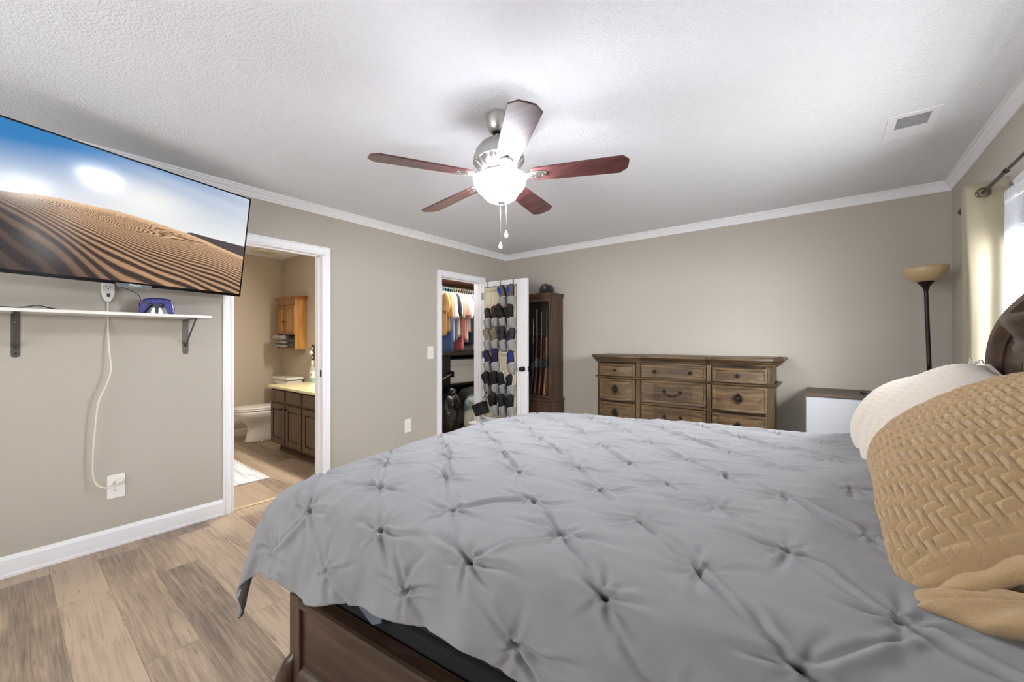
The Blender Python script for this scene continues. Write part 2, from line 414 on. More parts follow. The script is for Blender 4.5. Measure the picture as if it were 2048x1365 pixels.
m.box(-w2, w2, -h2, h2, -.045, -.012)
hs = MB().box(-w2, w2, -h2, h2, -.030, -.004).box(-w2+.15, w2-.15, -h2+.04, h2-.16, -.062, -.03)
obj('housing', hs, BLACKP, t, local=True, bevel=.004)
bz = MB(); e = .008; bb = .019
bz.box(-w2, w2, h2-e, h2, -.006, 0).box(-w2, w2, -h2, -h2+bb, -.006, .001).box(-w2, -w2+e, -h2, h2, -.006, 0).box(w2-e, w2, -h2, h2, -.006, 0)
GLOSSB = mat('gloss_black_bezel', (8, 8, 10), 0.12, var=0.02)
obj('bezel', bz, GLOSSB, t, local=True)
# the picture: colour attribute on a fine grid, it is a lit screen
nu, nv = 520, 290
x0, x1, y0, y1 = -w2+e, w2-e, -h2+bb, h2-e
U, V = np.meshgrid(np.linspace(0, 1, nu), np.linspace(0, 1, nv), indexing='ij')
def sst(a, b, x): t_ = np.clip((x-a)/(b-a), 0, 1); return t_*t_*(3-2*t_)
def mixc(a, b, f): return a*(1-f[..., None])+b*f[..., None]
cc = lambda *c: np.array(lin(c)[:3])
k = np.clip((V-.46)/.54, 0, 1)
sky = mixc(cc(248, 246, 242)*np.ones((nu, nv, 1)), cc(52, 128, 190)*np.ones((nu, nv, 1)), np.clip(k**0.9*(1.30-.80*U), 0, 1))
sun = np.exp(-(((U-.52)/.20)**2+((V-.70)/.17)**2)); sky = mixc(sky, cc(255, 253, 248)*np.ones((nu, nv, 1)), np.clip(sun*.85, 0, 1))
cl = np.sin(9*U+3*np.sin(7*V)+22*V)*.5+.5; sky = mixc(sky, cc(240, 246, 250)*np.ones((nu, nv, 1)), .18*cl*sst(.6, .95, V)*sst(.2, .6, U))
pts = np.array([(0, .515), (.09, .525), (.16, .55), (.24, .562), (.43, .565), (.55, .548), (.69, .515), (.78, .485), (.88, .44), (1, .395)])
dune = np.interp(U, pts[:, 0], pts[:, 1])
far = np.interp(U, [.66, .72, .8, 1], [.50, .527, .52, .505])
D = np.clip(dune-V, 0, 1)
cu_ = (U+.06)*1.78; dv_ = np.clip(.56+.02*np.sin(9*U)-V, .012, 1)
cot = cu_/(dv_+.015)                       # ground lines that run to a far point at the upper left
wob = .16*np.sin(1.9*cot+9*U)+.13*np.sin(4.3*cot-14*V+2)+.08*np.sin(31*U+17*V)*np.clip(dv_*3, 0, 1)+.30*np.sin(5.5*U+6*V)
ph = 2*PI*(3.5*cot**.93+wob)
rip = .5+.5*np.sin(ph); rip = sst(.12, .88, rip)
fade = np.exp(-D*0)*sst(0.004, .05, D)
lit = cc(212, 166, 126); litf = cc(232, 192, 152); dk = cc(70, 58, 54); dk2 = cc(120, 88, 64)
shade = sst(.50, .10, U+.55*(V-.22))      # the dark left flank of the dune
tone = mixc(litf*np.ones((nu, nv, 1)), lit*.82*np.ones((nu, nv, 1)), sst(0, .35, D))
dark = mixc(dk2*np.ones((nu, nv, 1)), dk*np.ones((nu, nv, 1)), sst(.05, .3, D))
sand = mixc(tone, dark, np.clip((1-rip)*fade*1.15, 0, 1))
sand = mixc(sand, cc(62, 54, 55)*np.ones((nu, nv, 1)), np.clip(shade*(.90+.10*(1-rip**2)), 0, .96))
sand *= (1+.10*rng.standard_normal((nu, nv)))[..., None]
img = sky
img = np.where(((V < far) & (U > .70))[..., None], cc(86, 76, 78), img)
img = np.where((V < dune)[..., None], sand, img)
mb = MB(); P = np.zeros((nu, nv, 3)); P[..., 0] = x0+(x1-x0)*U; P[..., 1] = y0+(y1-y0)*V; P[..., 2] = -.003
mb.surf(P)
SM = bpy.data.materials.new('lit_screen'); SM.use_nodes = True; N = SM.node_tree.nodes; L = SM.node_tree.links; b = N['Principled BSDF']
at = N.new('ShaderNodeAttribute'); at.attribute_name = 'picture'
b.inputs['Base Color'].default_value = lin((10, 10, 12)); b.inputs['Roughness'].default_value = .11; b.inputs['Specular IOR Level'].default_value = .22
L.new(at.outputs['Color'], b.inputs['Emission Color']); b.inputs['Emission Strength'].default_value = 0.62
s = obj('screen', mb, SM, t, local=True)
ca = s.data.color_attributes.new('picture', 'FLOAT_COLOR', 'POINT')
ca.data.foreach_set('color', np.concatenate([np.clip(img, 0, 1), np.ones((nu, nv, 1))], 2).reshape(-1).astype(np.float32))
# clear lip with the maker's lettering, under the lower bezel
LIP = mat('clear_grey_lip', (150, 158, 158), .1, trans=.5, var=.01)
lp = obj('logo_strip', MB().prism([(-.085, -h2+.010), (.085, -h2+.010), (.072, -h2-.014), (-.072, -h2-.014)], -.004, .006), LIP, t, local=True, bevel=.002)
def text(name, s, size, mtl, parent, M, bold=0):
    cu = bpy.data.curves.new(name, 'FONT'); cu.body = s; cu.size = size; cu.align_x = 'CENTER'; cu.align_y = 'CENTER'; cu.extrude = .0004; cu.offset = bold
    tmp = bpy.data.objects.new(name+'_tmp', cu); C.objects.link(tmp)
    dg = bpy.context.evaluated_depsgraph_get(); me = bpy.data.meshes.new_from_object(tmp.evaluated_get(dg))
    bpy.data.objects.remove(tmp); me.materials.clear(); me.materials.append(mtl)
    me.transform(M); o = bpy.data.objects.new(name, me); link(o, parent, WM[parent.name] if parent else Matrix()); return o
SILV = mat('silver_lettering', (225, 228, 230), .3, .4, var=.01)
text('lettering', 'PHILIPS', .0165, SILV, t, Matrix.Translation((.004, -h2+.0035, .0066)), .0003)
# wall bracket of the television
t = thing('television_wall_mount', 'black swing arm wall mount behind the television', 'wall mount', (XL, .55, 1.75))
obj('wall_plate', MB().box(XL, XL+.02, .42, .60, 1.70, 2.02), BLACKM, t, bevel=.003)
c = tc_ - Nn*.062
m = MB(); m.tube([(XL+.02, .55, 1.75), (XL+.06, .55, 1.75), tuple(c-Nn*.03), tuple(c-Nn*.02)], .018, 10)
obj('arm', m, BLACKM, t)
m = MB().box(-.16, .16, -.12, .12, -.0835, -.063); m.v = [tuple(TM @ Vector(p)) for p in m.v]
obj('bracket_plate', m, BLACKM, t)

# ------------------------------------------------------------------ shelf with the things on it
SHELF = mat('white_melamine', (228, 226, 222), .45, var=.01)
ZS = 1.418       # underside
t = thing('wall_shelf', 'white wall shelf under the television on two grey brackets', 'shelf', (XL, .3, ZS))
obj('board', MB().box(XL+.013, XL+.31, -.55, .852, ZS, ZS+.017), SHELF, t, bevel=.0015)
def bracket(y, zt):
    b = MB(); hw = .0165
    b.prism([(y-hw, zt-.225), (y-hw*.7, zt-.235), (y, zt-.238), (y+hw*.7, zt-.235), (y+hw, zt-.225), (y+hw, zt), (y-hw, zt)], XL, XL+.003, axis='x')
    b.box(XL, XL+.265, y-hw*.75, y+hw*.75, zt-.003, zt)
    b.prism([(XL+.003, zt-.175), (XL+.235, zt-.003), (XL+.250, zt-.003), (XL+.003, zt-.190)], y-.0035, y+.0035, axis='y')
    o = obj('bracket', b, GRAYMET, t, bevel=.001)
    for z in (zt-.045, zt-.09):
        obj('screw', MB().lathe([(0, .006), (.003, .0055), (.0055, .003), (.006, 0)] if z > zt-.06 else [(0, .005), (.0025, .004), (.0032, 0)], (XL+.0025, y, z), 12, axis='x'), SCREW, o, smooth=True)
    for z in (zt-.188, zt-.216):
        obj('screw_hole', MB().lathe([(0, .0012), (.0045, .001), (.005, 0)], (XL+.003, y, z), 12, axis='x'), BLACKP, o)
bracket(.048, ZS); bracket(.782, ZS)
# white surge bar hanging on the wall with its lead down to the socket
CORD = mat('cream_cord', (226, 220, 206), .5, var=.02)
t = thing('power_strip', 'small white tapered power strip on the wall above the shelf with a long white lead', 'power strip', (XL, .40, 1.52))
y, z = .402, 1.588; X = XL
out = [(y-.029, z+.13), (y-.029, z-.02), (y-.024, z-.05), (y-.011, z-.078), (y+.011, z-.078), (y+.024, z-.05), (y+.029, z-.02), (y+.029, z+.13)]
bo = obj('body', MB().prism(out, X+.002, X+.034, axis='x'), WHITE, t, bevel=.005)
DK = mat('dark_slot', (40, 36, 34), .5, var=.02)
for k in range(2):
    zz = z+.014+k*.045
    rc = MB().box(X+.0335, X+.0348, y-.010, y-.007, zz-.006, zz+.006).box(X+.0335, X+.0348, y+.007, y+.010, zz-.005, zz+.005).lathe([(0, .0008), (.0035, .0008), (.0036, 0)], (X+.034, y, zz-.013), 10, axis='x')
    obj('socket_slots', rc, DK, t)
obj('switch', MB().box(X+.033, X+.040, y-.007, y+.007, z-.05, z-.028), mat('red_brown_switch', (60, 32, 26), .25, var=.02), t, bevel=.003)
# lead: passes in front of the shelf edge then hangs to the outlet
lead = smooth_path([(X+.018, y, z-.075), (X+.012, y, z-.11), (X+.0065, y, ZS+.025), (X+.0065, y+.002, ZS-.02), (X+.022, y, 1.33), (X+.045, y+.004, 1.20), (X+.055, y+.010, 1.10), (X+.066, y-.01, 1.01), (X+.062, y-.045, .90), (X+.058, y-.058, .75), (X+.054, y-.066, .60), (X+.05, y-.066, .47), (X+.05, y-.045, .405), (X+.055, y-.005, .382), (X+.06, y+.03, .386), (X+.045, y+.045, .398)], 8)
obj('lead', MB().tube(lead, .0042, 8), CORD, t, smooth=True)
obj('plug', MB().prism([(-.016, -.012), (.012, -.016), (.020, -.004), (.020, .008), (.008, .015), (-.014, .012)], .009, .036, Matrix.Translation((X, y+.047, .402)), axis='x'), CORD, t, bevel=.004)
def plate(name, label, cat, y, z, hw=.037, hh=.0665, x=XL, kind='outlet'):
    t = thing(name, label, cat, (x, y, z))
    obj('cover_plate', MB().box(x, x+.006, y-hw, y+hw, z-hh, z+hh), WHITE, t, bevel=.0025)
    if kind == 'outlet':
        for dz in (.022, -.022):
            pts = [(.0165*math.cos(a), max(-.0125, min(.0125, .0165*math.sin(a)))) for a in np.linspace(0, 2*PI, 20, endpoint=False)]
            o = obj('receptacle', MB().prism([(y+p, z+dz+q) for p, q in pts], x+.004, x+.0085, axis='x'), WHITE, t, bevel=.0008)
            s = MB().box(x+.008, x+.0088, y-.0075, y-.0055, z+dz-.003, z+dz+.007).box(x+.008, x+.0088, y+.0055, y+.0075, z+dz-.002, z+dz+.006).lathe([(0, .0004), (.0026, .0004), (.0027, 0)], (x+.0084, y, z+dz-.007), 10, axis='x')
            obj('slots', s, DK, o)
        obj('screw', MB().lathe([(0, .002), (.003, .0015), (.0035, 0)], (x+.006, y, z), 10, axis='x'), SCREW, t)
    else:
        obj('toggle', MB().box(x+.005, x+.016, y-.005, y+.005, z-.004, z+.010), WHITE, t, bevel=.0015)
        for dz in (.03, -.03): obj('screw', MB().lathe([(0, .002), (.003, .0015), (.0035, 0)], (x+.006, y, z+dz), 10, axis='x'), SCREW, t)
plate('wall_outlet', 'square white wall outlet under the television with a plug in its upper socket', 'outlet', .440, .370, hw=.041, hh=.073)
plate('wall_outlet', 'white wall outlet low on the wall between the bathroom and the closet', 'outlet', 2.642, .379, hw=.040, hh=.070)
plate('light_switch', 'white light switch plate left of the closet doorway', 'light switch', 2.948, 1.142, hw=.042, hh=.070, kind='switch')
# black cables
tag(obj('black_cable', MB().tube(smooth_path([(X+.29, -.5, ZS+.021), (X+.29, -.28, ZS+.0215), (X+.29, -.12, ZS+.021), (X+.295, -.02, ZS+.02), (X+.292, .06, ZS+.021), (X+.28, .115, ZS+.034), (X+.26, .155, ZS+.026), (X+.20, .20, ZS+.021)], 8), .0028, 8), BLACKP, smooth=True), 'black cable lying along the left half of the white shelf', 'cable')
tag(obj('television_cable', MB().tube(smooth_path([(X+.10, .44, 1.60), (X+.08, .49, 1.585), (X+.05, .535, 1.56), (X+.045, .545, 1.53), (X+.045, .54, 1.49), (X+.05, .565, ZS+.035), (X+.08, .60, ZS+.021)], 8), .0022, 8), BLACKP, smooth=True), 'thin black cable dropping from the television to the shelf beside the blue controller', 'cable')
# game controller in its charging stand
BLUE = mat('metallic_blue_shell', (18, 24, 128), .42, .0, coat=.08, var=.02); DKB = mat('dark_blue_grip', (18, 18, 34), .4, var=.03); CHR = mat('silver_stand', (196, 200, 206), .25, .8, var=.02)
cy, cz = .607, ZS+.017; cx = X+.16
GM = Matrix.Translation((cx, cy, cz)) @ Matrix.Rotation(math.radians(-28), 4, 'Z')
t = thing('game_controller', 'blue game controller standing on the white shelf under the television', 'game controller', M=GM)
def put(m): m.v = [tuple(GM @ (Vector(p)*1.06)) for p in m.v]; return m
# body outline in yz (y width, z height): two grips pointing down, lofted in x
ol = [(-.052, .094), (-.064, .088), (-.073, .066), (-.080, .034), (-.080, .012), (-.070, .002), (-.058, .004), (-.046, .030), (-.036, .042), (0, .044), (.036, .042), (.046, .030), (.058, .004), (.070, .002), (.080, .012), (.080, .034), (.073, .066), (.064, .088), (.052, .094), (.03, .098), (-.03, .098)]
o2 = np.array(ol); ctr = np.array([0, .058]); P = []
for xx, s in ((-.020, .80), (-.017, .93), (-.006, 1), (.006, 1), (.017, .93), (.021, .80)):
    q = []
    for a_, b_ in o2:
        g = np.array([a_, b_]); base = np.array([np.sign(a_)*min(abs(a_), .055), .062 if b_ > .04 else max(b_, .02)])
        r_ = base+(g-base)*s; q.append((xx+(.012 if b_ < .03 else 0), r_[0], r_[1]))
    P.append(q)
m = MB().surf(np.array(P), cv=True); n_ = len(ol); m.f += [tuple(range(n_)), tuple(range(5*n_, 6*n_))]
obj('shell', put(m), BLUE, t, smooth='auto', bevel=.003)
obj('touchpad', put(MB().prism([(-.026, .092), (.026, .092), (.022, .068), (-.022, .068)], .019, .0235, axis='x')), BLUE, t, bevel=.002)
for s_ in (-1, 1):
    q = obj('thumb_stick', put(MB().lathe([(.0125, 0), (.011, .004), (.006, .006), (.006, .012), (.009, .014), (.009, .017), (.006, .0165), (0, .0158)], (.018, s_*.026, .056), 18, axis='x')), DKB, t, smooth=True)
m = MB()
for k in range(4):
    a_ = k*PI/2; m.lathe([(.0045, 0), (.0045, .003), (0, .0035)], (.019, .052+.011*math.cos(a_), .075+.011*math.sin(a_)), 10, axis='x')
obj('button', put(m), DKB, t)
obj('direction_pad', put(MB().box(.018, .0225, -.062, -.042, .072, .078).box(.018, .0225, -.055, -.049, .065, .085)), DKB, t, bevel=.001)
obj('centre_panel', put(MB().prism([(-.030, .062), (.030, .062), (.022, .044), (.014, .040), (-.014, .040), (-.022, .044)], .017, .0215, axis='x')), DKB, t, bevel=.002)
obj('charging_stand', put(MB().prism([(-.034, 0), (-.020, .044), (-.008, .044), (-.004, .0), (.004, 0), (.008, .044), (.020, .044), (.034, 0), (.030, 0), (0, 0)][:2]+[(.020, .044), (.034, 0)], -.016, .010, axis='x').box(-.02, .02, -.038, .038, 0, .006)), CHR, t, bevel=.002)
obj('stand_tongue', put(MB().prism([(-.008, .044), (.008, .044), (.005, .004), (-.005, .004)], .009, .016, axis='x')), DKB, t, bevel=.001)
# ------------------------------------------------------------------ ceiling fan
fc = Vector((-1.342, 1.586, ZC))
BLADE = wood('mahogany_blade', [(56, 32, 32), (84, 48, 48), (108, 68, 66)], .33, 0, .8, .3, .02)
FROST = mat('frosted_lit_glass', (250, 250, 252), .35, emit=(244, 246, 255), estr=88, var=.005)
FROSTIN = mat('frosted_glass_inner', (250, 250, 252), .35, emit=(244, 246, 255), estr=3, var=.005)
t = thing('ceiling_fan', 'five blade ceiling fan with reddish brown blades, nickel motor and lit glass bowl', 'ceiling fan', fc)
obj('canopy', MB().lathe([(0, 0), (.062, 0), (.066, -.004), (.066, -.012), (.060, -.016), (.058, -.035), (.052, -.062), (.044, -.080), (.036, -.088), (.026, -.09), (0, -.088)], fc, 32), NICKEL, t, smooth='auto')
n = Vector((-.050, -.030, 1)).normalized()
ux = Vector((1, 0, 0)); ux = (ux-n*ux.dot(n)).normalized(); uy = n.cross(ux)
FM = frame((fc.x, fc.y, ZC-.07), ux, uy, n) @ Matrix.Translation((0, 0, .07-ZC))     # local z stays room height
def fm(m): m.v = [tuple(FM @ Vector(p)) for p in m.v]; return m
obj('hanger_ball', fm(MB().lathe([(.001, 2.385), (.02, 2.378), (.028, 2.362), (.024, 2.345), (.014, 2.340)], n=20)), BLACKM, t, smooth=True)
obj('downrod', fm(MB().lathe([(.0125, 2.37), (.0125, 2.318), (.022, 2.316), (.024, 2.306)], n=20)), NICKEL, t, smooth='auto')
obj('motor_housing', fm(MB().lathe([(0, 2.318), (.030, 2.317), (.060, 2.307), (.094, 2.285), (.118, 2.255), (.130, 2.225), (.133, 2.205), (.134, 2.198), (.128, 2.194), (.100, 2.193)], n=40)), NICKEL, t, smooth='auto')
a = np.linspace(0, 2*PI, 121)[:-1]; P = []
for r_, z_, am in ((.131, 2.199, 0), (.126, 2.192, .0045), (.104, 2.166, .0055), (.088, 2.152, .004), (.084, 2.148, 0), (.05, 2.146, 0)):
    rr = r_+am*np.sign(np.sin(a*20)); P.append(np.stack([rr*np.cos(a), rr*np.sin(a), np.full_like(a, z_)], 1))
obj('vent_ring', fm(MB().surf(np.array(P), cv=True)), NICKEL, t, smooth='auto')
obj('flywheel', fm(MB().lathe([(.03, 2.150), (.082, 2.150), (.084, 2.146), (.084, 2.136), (.078, 2.132), (.062, 2.130), (.060, 2.118), (.07, 2.114), (.078, 2.108), (.078, 2.100), (.03, 2.098)], n=36)), NICKEL, t, smooth='auto')
# bowl: thin shell open upward
prof = [(.128, 2.108), (.137, 2.110), (.1385, 2.104), (.134, 2.095), (.133, 2.088), (.128, 2.070), (.114, 2.050), (.096, 2.038), (.090, 2.026), (.078, 2.008), (.058, 1.996), (.034, 1.990), (.008, 1.988), (.008, 1.991), (.034, 1.993), (.056, 1.999), (.076, 2.011), (.087, 2.028), (.093, 2.040), (.111, 2.053), (.125, 2.072), (.129, 2.09)]
obj('glass_bowl', fm(MB().lathe(prof[1:14], n=48, cap=False)), FROST, t, smooth=True)
obj('bowl_lining', fm(MB().lathe(prof[13:]+prof[:2], n=48, cap=False)), FROSTIN, t, smooth=True)
obj('finial', fm(MB().lathe([(.008, 2.10), (.008, 1.993), (.021, 1.991), (.021, 1.985), (.014, 1.980), (.006, 1.974), (.006, 1.968), (0, 1.965)], n=20, cap=False)), NICKEL, t, smooth='auto')
for k in range(3):
    q = FM @ Vector((.070*math.cos(k*2.094+.5), .070*math.sin(k*2.094+.5), 2.062))
    lamp('fan_bulb', 'POINT', q, 0.55, (.97, .98, 1.0), radius=.022)
PEND = mat('white_porcelain', (244, 244, 244), .15, var=.01)
for (dx, dy, ze) in ((0, -.008, 1.752), (.022, .012, 1.81)):
    m = MB(); z0 = 1.972
    p0 = FM @ Vector((dx, dy, z0)); zs = np.arange(ze+.03, p0.z+.012, .0036)
    m.tube([(p0.x, p0.y, ze+.028), (p0.x, p0.y, p0.z+.006)], .0011, 6)
    ch = obj('pull_chain', m, NICKEL, t, smooth=True)
    obj('pull_pendant', MB().lathe([(0, .032), (.002, .031), (.004, .024), (.009, .012), (.0105, .004), (.0095, -.003), (.006, -.008), (0, -.0095)], (p0.x, p0.y, ze), 16), PEND, ch, smooth=True)
R_ = .650
for k in range(5):
    th_ = math.radians(30.5+72*k)
    BM = FM @ Matrix.Translation((0, 0, 2.110)) @ Matrix.Rotation(th_, 4, 'Z') @ Matrix.Rotation(math.radians(-11), 4, 'X')
    ol = [(.165, -.048), (.20, -.053), (.45, -.064), (R_-.035, -.068), (R_-.002, -.034), (R_, 0), (R_-.002, .034), (R_-.035, .068), (.45, .064), (.20, .053), (.165, .048), (.157, 0)]
    m = MB().prism(ol, .002, .009); m.v = [tuple(BM @ Vector(p)) for p in m.v]
    b_ = obj('blade', m, BLADE, t, bevel=.0015)
    P = []
    for x_, w_, zz in ((.062, .012, .022), (.09, .016, .010), (.13, .020, -.002), (.155, .026, -.004), (.175, .034, -.003), (.20, .036, -.003), (.222, .030, -.003), (.238, .018, -.003), (.242, .004, -.003)):
        P.append([(x_, -w_, zz+.004), (x_, -w_*.6, zz), (x_, 0, zz-.003), (x_, w_*.6, zz), (x_, w_, zz+.004), (x_, 0, zz+.006)])
    m = MB().surf(np.array(P), cv=True); m.f += [tuple(range(6)), tuple(range(48, 54))]; m.v = [tuple(BM @ Vector(p)) for p in m.v]
    ir = obj('blade_iron', m, NICKEL, t, smooth=True)
    for (sx, sy) in ((.185, .016), (.185, -.016), (.222, 0)):
        m = MB().lathe([(0, -.0072), (.003, -.0068), (.004, -.0045)], (sx, sy, 0), 10); m.v = [tuple(BM @ Vector(p)) for p in m.v]
        obj('screw', m, NICKEL, ir, smooth=True)
# ------------------------------------------------------------------ ceiling register
t = thing('ceiling_vent', 'white square ceiling vent with a louvred centre near the window wall', 'vent', (.355, 3.02, ZC))
x0, x1, y0, y1 = .257, .458, 2.866, 3.177
m = MB().box(x0, x1, y0, 2.905, ZC-.006, ZC).box(x0, x1, 3.045, y1, ZC-.006, ZC).box(x0, .296, 2.905, 3.045, ZC-.006, ZC).box(.424, x1, 2.905, 3.045, ZC-.006, ZC)
obj('frame', m, TRIM, t, bevel=.002)
LOUV = mat('grey_louvre', (196, 196, 198), .6, var=.03)
m = MB()
for k in range(15):
    y_ = 2.908+k*.0094
    m.prism([(y_, ZC-.0055), (y_+.004, ZC-.0055), (y_+.0075, ZC-.001), (y_+.0035, ZC-.001)], .296, .424, axis='x')
obj('louvre', m, LOUV, t); obj('duct_face', MB().box(.296, .424, 2.905, 3.045, ZC-.0012, ZC-.0002), mat('dark_duct', (120, 120, 122), .8, var=.02), t)
# ------------------------------------------------------------------ floor lamp
DKBR = mat('dark_bronze', (38, 28, 24), .35, .5, var=.05)
AMB = mat('amber_glass_shade', (214, 186, 140), .3, trans=.25, coat=.3, var=.05, vscale=6)
LM = Matrix.Translation((.600, 4.0, 0)) @ Matrix.Rotation(math.radians(-1.7), 4, 'Y')
t = thing('floor_lamp', 'dark torchiere floor lamp with an amber glass bowl in the far right corner', 'floor lamp', (.600, 4.0, 0))
def lm(m): m.v = [tuple(LM @ Vector(p)) for p in m.v]; return m
obj('base', MB().lathe([(0, 0), (.115, 0), (.118, .006), (.112, .014), (.07, .022), (.03, .028), (.014, .036), (0, .036)], (.600, 4.0, 0), 32), DKBR, t, smooth='auto')
obj('pole', lm(MB().lathe([(.0125, .03), (.0125, .56), (.0135, .562), (.0135, .568), (.0125, .57), (.0125, 1.10), (.0135, 1.102), (.0135, 1.108), (.0125, 1.11), (.0115, 1.635)], n=18)), DKBR, t, smooth='auto')
obj('socket_cone', lm(MB().lathe([(.0125, 1.625), (.016, 1.632), (.016, 1.642), (.022, 1.655), (.036, 1.672), (.044, 1.682), (.045, 1.686), (.0, 1.688)], n=28)), DKBR, t, smooth='auto')
obj('lamp_shade', lm(MB().lathe([(.012, 1.684), (.044, 1.687), (.074, 1.699), (.098, 1.722), (.113, 1.752), (.118, 1.784), (.1165, 1.787), (.115, 1.784), (.110, 1.753), (.095, 1.725), (.072, 1.703), (.044, 1.691), (.012, 1.688)], n=40, cap=False)), AMB, t, smooth=True)
obj('switch_knob', lm(MB().lathe([(0, -.02), (.005, -.018), (.005, -.005), (.003, 0)], (0, -.012, 1.60), 10, axis='y')), DKBR, t)
# ------------------------------------------------------------------ curtain rod, curtain, sheer
ROD = mat('pewter_rod', (74, 68, 64), .35, .7, var=.04)
rx, rz = .616, 2.010
t = thing('curtain_rod', 'dark metal curtain rod over the right window', 'curtain rod', (rx, 2.2, rz))
obj('rod', MB().tube([(rx, 1.0, rz), (rx, 2.70, rz)], .0065, 12), ROD, t, smooth=True)
obj('outer_tube', MB().tube([(rx, 2.70, rz), (rx, 3.36, rz)], .0085, 12), ROD, t, smooth='auto')
obj('joint_collar', MB().tube([(rx, 2.692, rz), (rx, 2.712, rz)], .0105, 12), ROD, t, smooth='auto')
obj('finial', MB().ell((rx, 3.385, rz), (.022, .028, .022)), ROD, t, smooth=True)
for y_ in (1.1, 3.31):
    obj('bracket', MB().box(rx-.008, XR, y_-.006, y_+.006, rz-.020, rz-.0095).box(XR-.004, XR, y_-.016, y_+.016, rz-.05, rz+.03), ROD, t)
LINEN = mat('cream_linen_curtain', (150, 140, 118), .85, bump=.5, bscale=420, bdist=.0008, var=.05, vscale=30, stretch=(1, 1, .25), sheen=.2)
plan = smooth_path([(.690, 2.985), (.664, 2.998), (.640, 3.020), (.612, 3.016), (.585, 3.020), (.562, 3.036), (.566, 3.068), (.60, 3.080), (.65, 3.076), (.690, 3.092), (.692, 3.120), (.650, 3.132), (.60, 3.130), (.568, 3.142), (.566, 3.165), (.60, 3.178), (.65, 3.178), (.688, 3.192), (.686, 3.215), (.64, 3.226), (.59, 3.232)], 7)
pl = np.array(plan); s_ = np.linspace(0, 1, len(pl)); zs = np.linspace(.015, 2.062, 70)
P = np.zeros((len(pl), len(zs), 3))
for j, z in enumerate(zs):
    f = (z-.015)/2.05
    k_ = 1-.10*math.sin(PI*min(1, (1-f)*1.1))**1
    cx_ = .628; P[:, j, 0] = cx_+(pl[:, 0]-cx_)*(k_+.04*math.sin(7*f))+.004*np.sin(9*f+8*s_)+.006*(1-f)*np.sin(30*s_)
    P[:, j, 1] = 3.02+(pl[:, 1]-3.02)*(1+.10*(1-f))+.004*np.sin(6*f+14*s_)
    P[:, j, 2] = z+(.006*np.sin(25*s_) if j == len(zs)-1 else 0)
t = thing('curtain', 'cream linen curtain panel gathered at the far end of the window rod', 'curtain', (.63, 3.1, .015))
obj('panel', MB().surf(P), LINEN, t, smooth=True, solid=.0025)
GR = mat('antique_grommet', (120, 112, 100), .3, .9, var=.05)
for (gx, gy) in ((.616, 3.0165), (.612, 3.080), (.614, 3.131), (.612, 3.178)):
    a = np.linspace(0, 2*PI, 33)[:-1]; P = []
    for (ro, dy) in ((.0275, .003), (.026, -.003), (.0225, -.0045), (.019, -.003), (.0185, .003)):
        P.append([(gx+ro*math.cos(q), gy+dy, rz+ro*math.sin(q)) for q in a])
    obj('grommet', MB().surf(np.array(P), cv=True), GR, t, smooth=True)
SHEER = bpy.data.materials.new('white_sheer'); SHEER.use_nodes = True; N = SHEER.node_tree.nodes; L = SHEER.node_tree.links
N.remove(N['Principled BSDF']); d_ = N.new('ShaderNodeBsdfDiffuse'); d_.inputs[0].default_value = lin((238, 241, 247)); tl = N.new('ShaderNodeBsdfTranslucent'); tl.inputs[0].default_value = lin((240, 243, 250)); tp = N.new('ShaderNodeBsdfTransparent')
m1 = N.new('ShaderNodeMixShader'); m2 = N.new('ShaderNodeMixShader'); m1.inputs[0].default_value = .6; L.new(d_.outputs[0], m1.inputs[1]); L.new(tl.outputs[0], m1.inputs[2])
nz = N.new('ShaderNodeTexNoise'); nz.inputs['Scale'].default_value = 40; mr = N.new('ShaderNodeMapRange'); mr.inputs['To Min'].default_value = .55; mr.inputs['To Max'].default_value = .75; L.new(nz.outputs[0], mr.inputs[0]); L.new(mr.outputs[0], m2.inputs[0])
L.new(tp.outputs[0], m2.inputs[1]); L.new(m1.outputs[0], m2.inputs[2]); L.new(m2.outputs[0], N['Material Output'].inputs[0])
def sheer(y0, y1, label):
    t = thing('sheer_curtain', label, 'sheer curtain', (.688, (y0+y1)/2, .3))
    s_ = np.linspace(0, 1, 90); zs = np.linspace(.25, 1.99, 24); P = np.zeros((90, 24, 3))
    for j, z in enumerate(zs):
        P[:, j, 0] = .682+.012*np.sin(s_*44)*(1-.25*np.sin(z*4)); P[:, j, 1] = y0+(y1-y0)*s_+.01*np.sin(z*3+s_*9); P[:, j, 2] = z
    obj('panel', MB().surf(P), SHEER, t, smooth=True)
sheer(2.80, 3.12, 'white sheer curtain hanging behind the cream curtain at the window')
t = thing('sheer_rod', 'thin white rod carrying the sheer curtain at the window', 'curtain rod', (.682, 2.3, 1.985))
obj('rod', MB().tube([(.682, 1.3, 1.985), (.682, 3.24, 1.985)], .004, 8), TRIM, t, smooth=True)
m = MB()
for y_ in (1.31, 3.232): m.box(.676, XR, y_-.004, y_+.004, 1.976, 1.985)
obj('holder', m, TRIM, t)
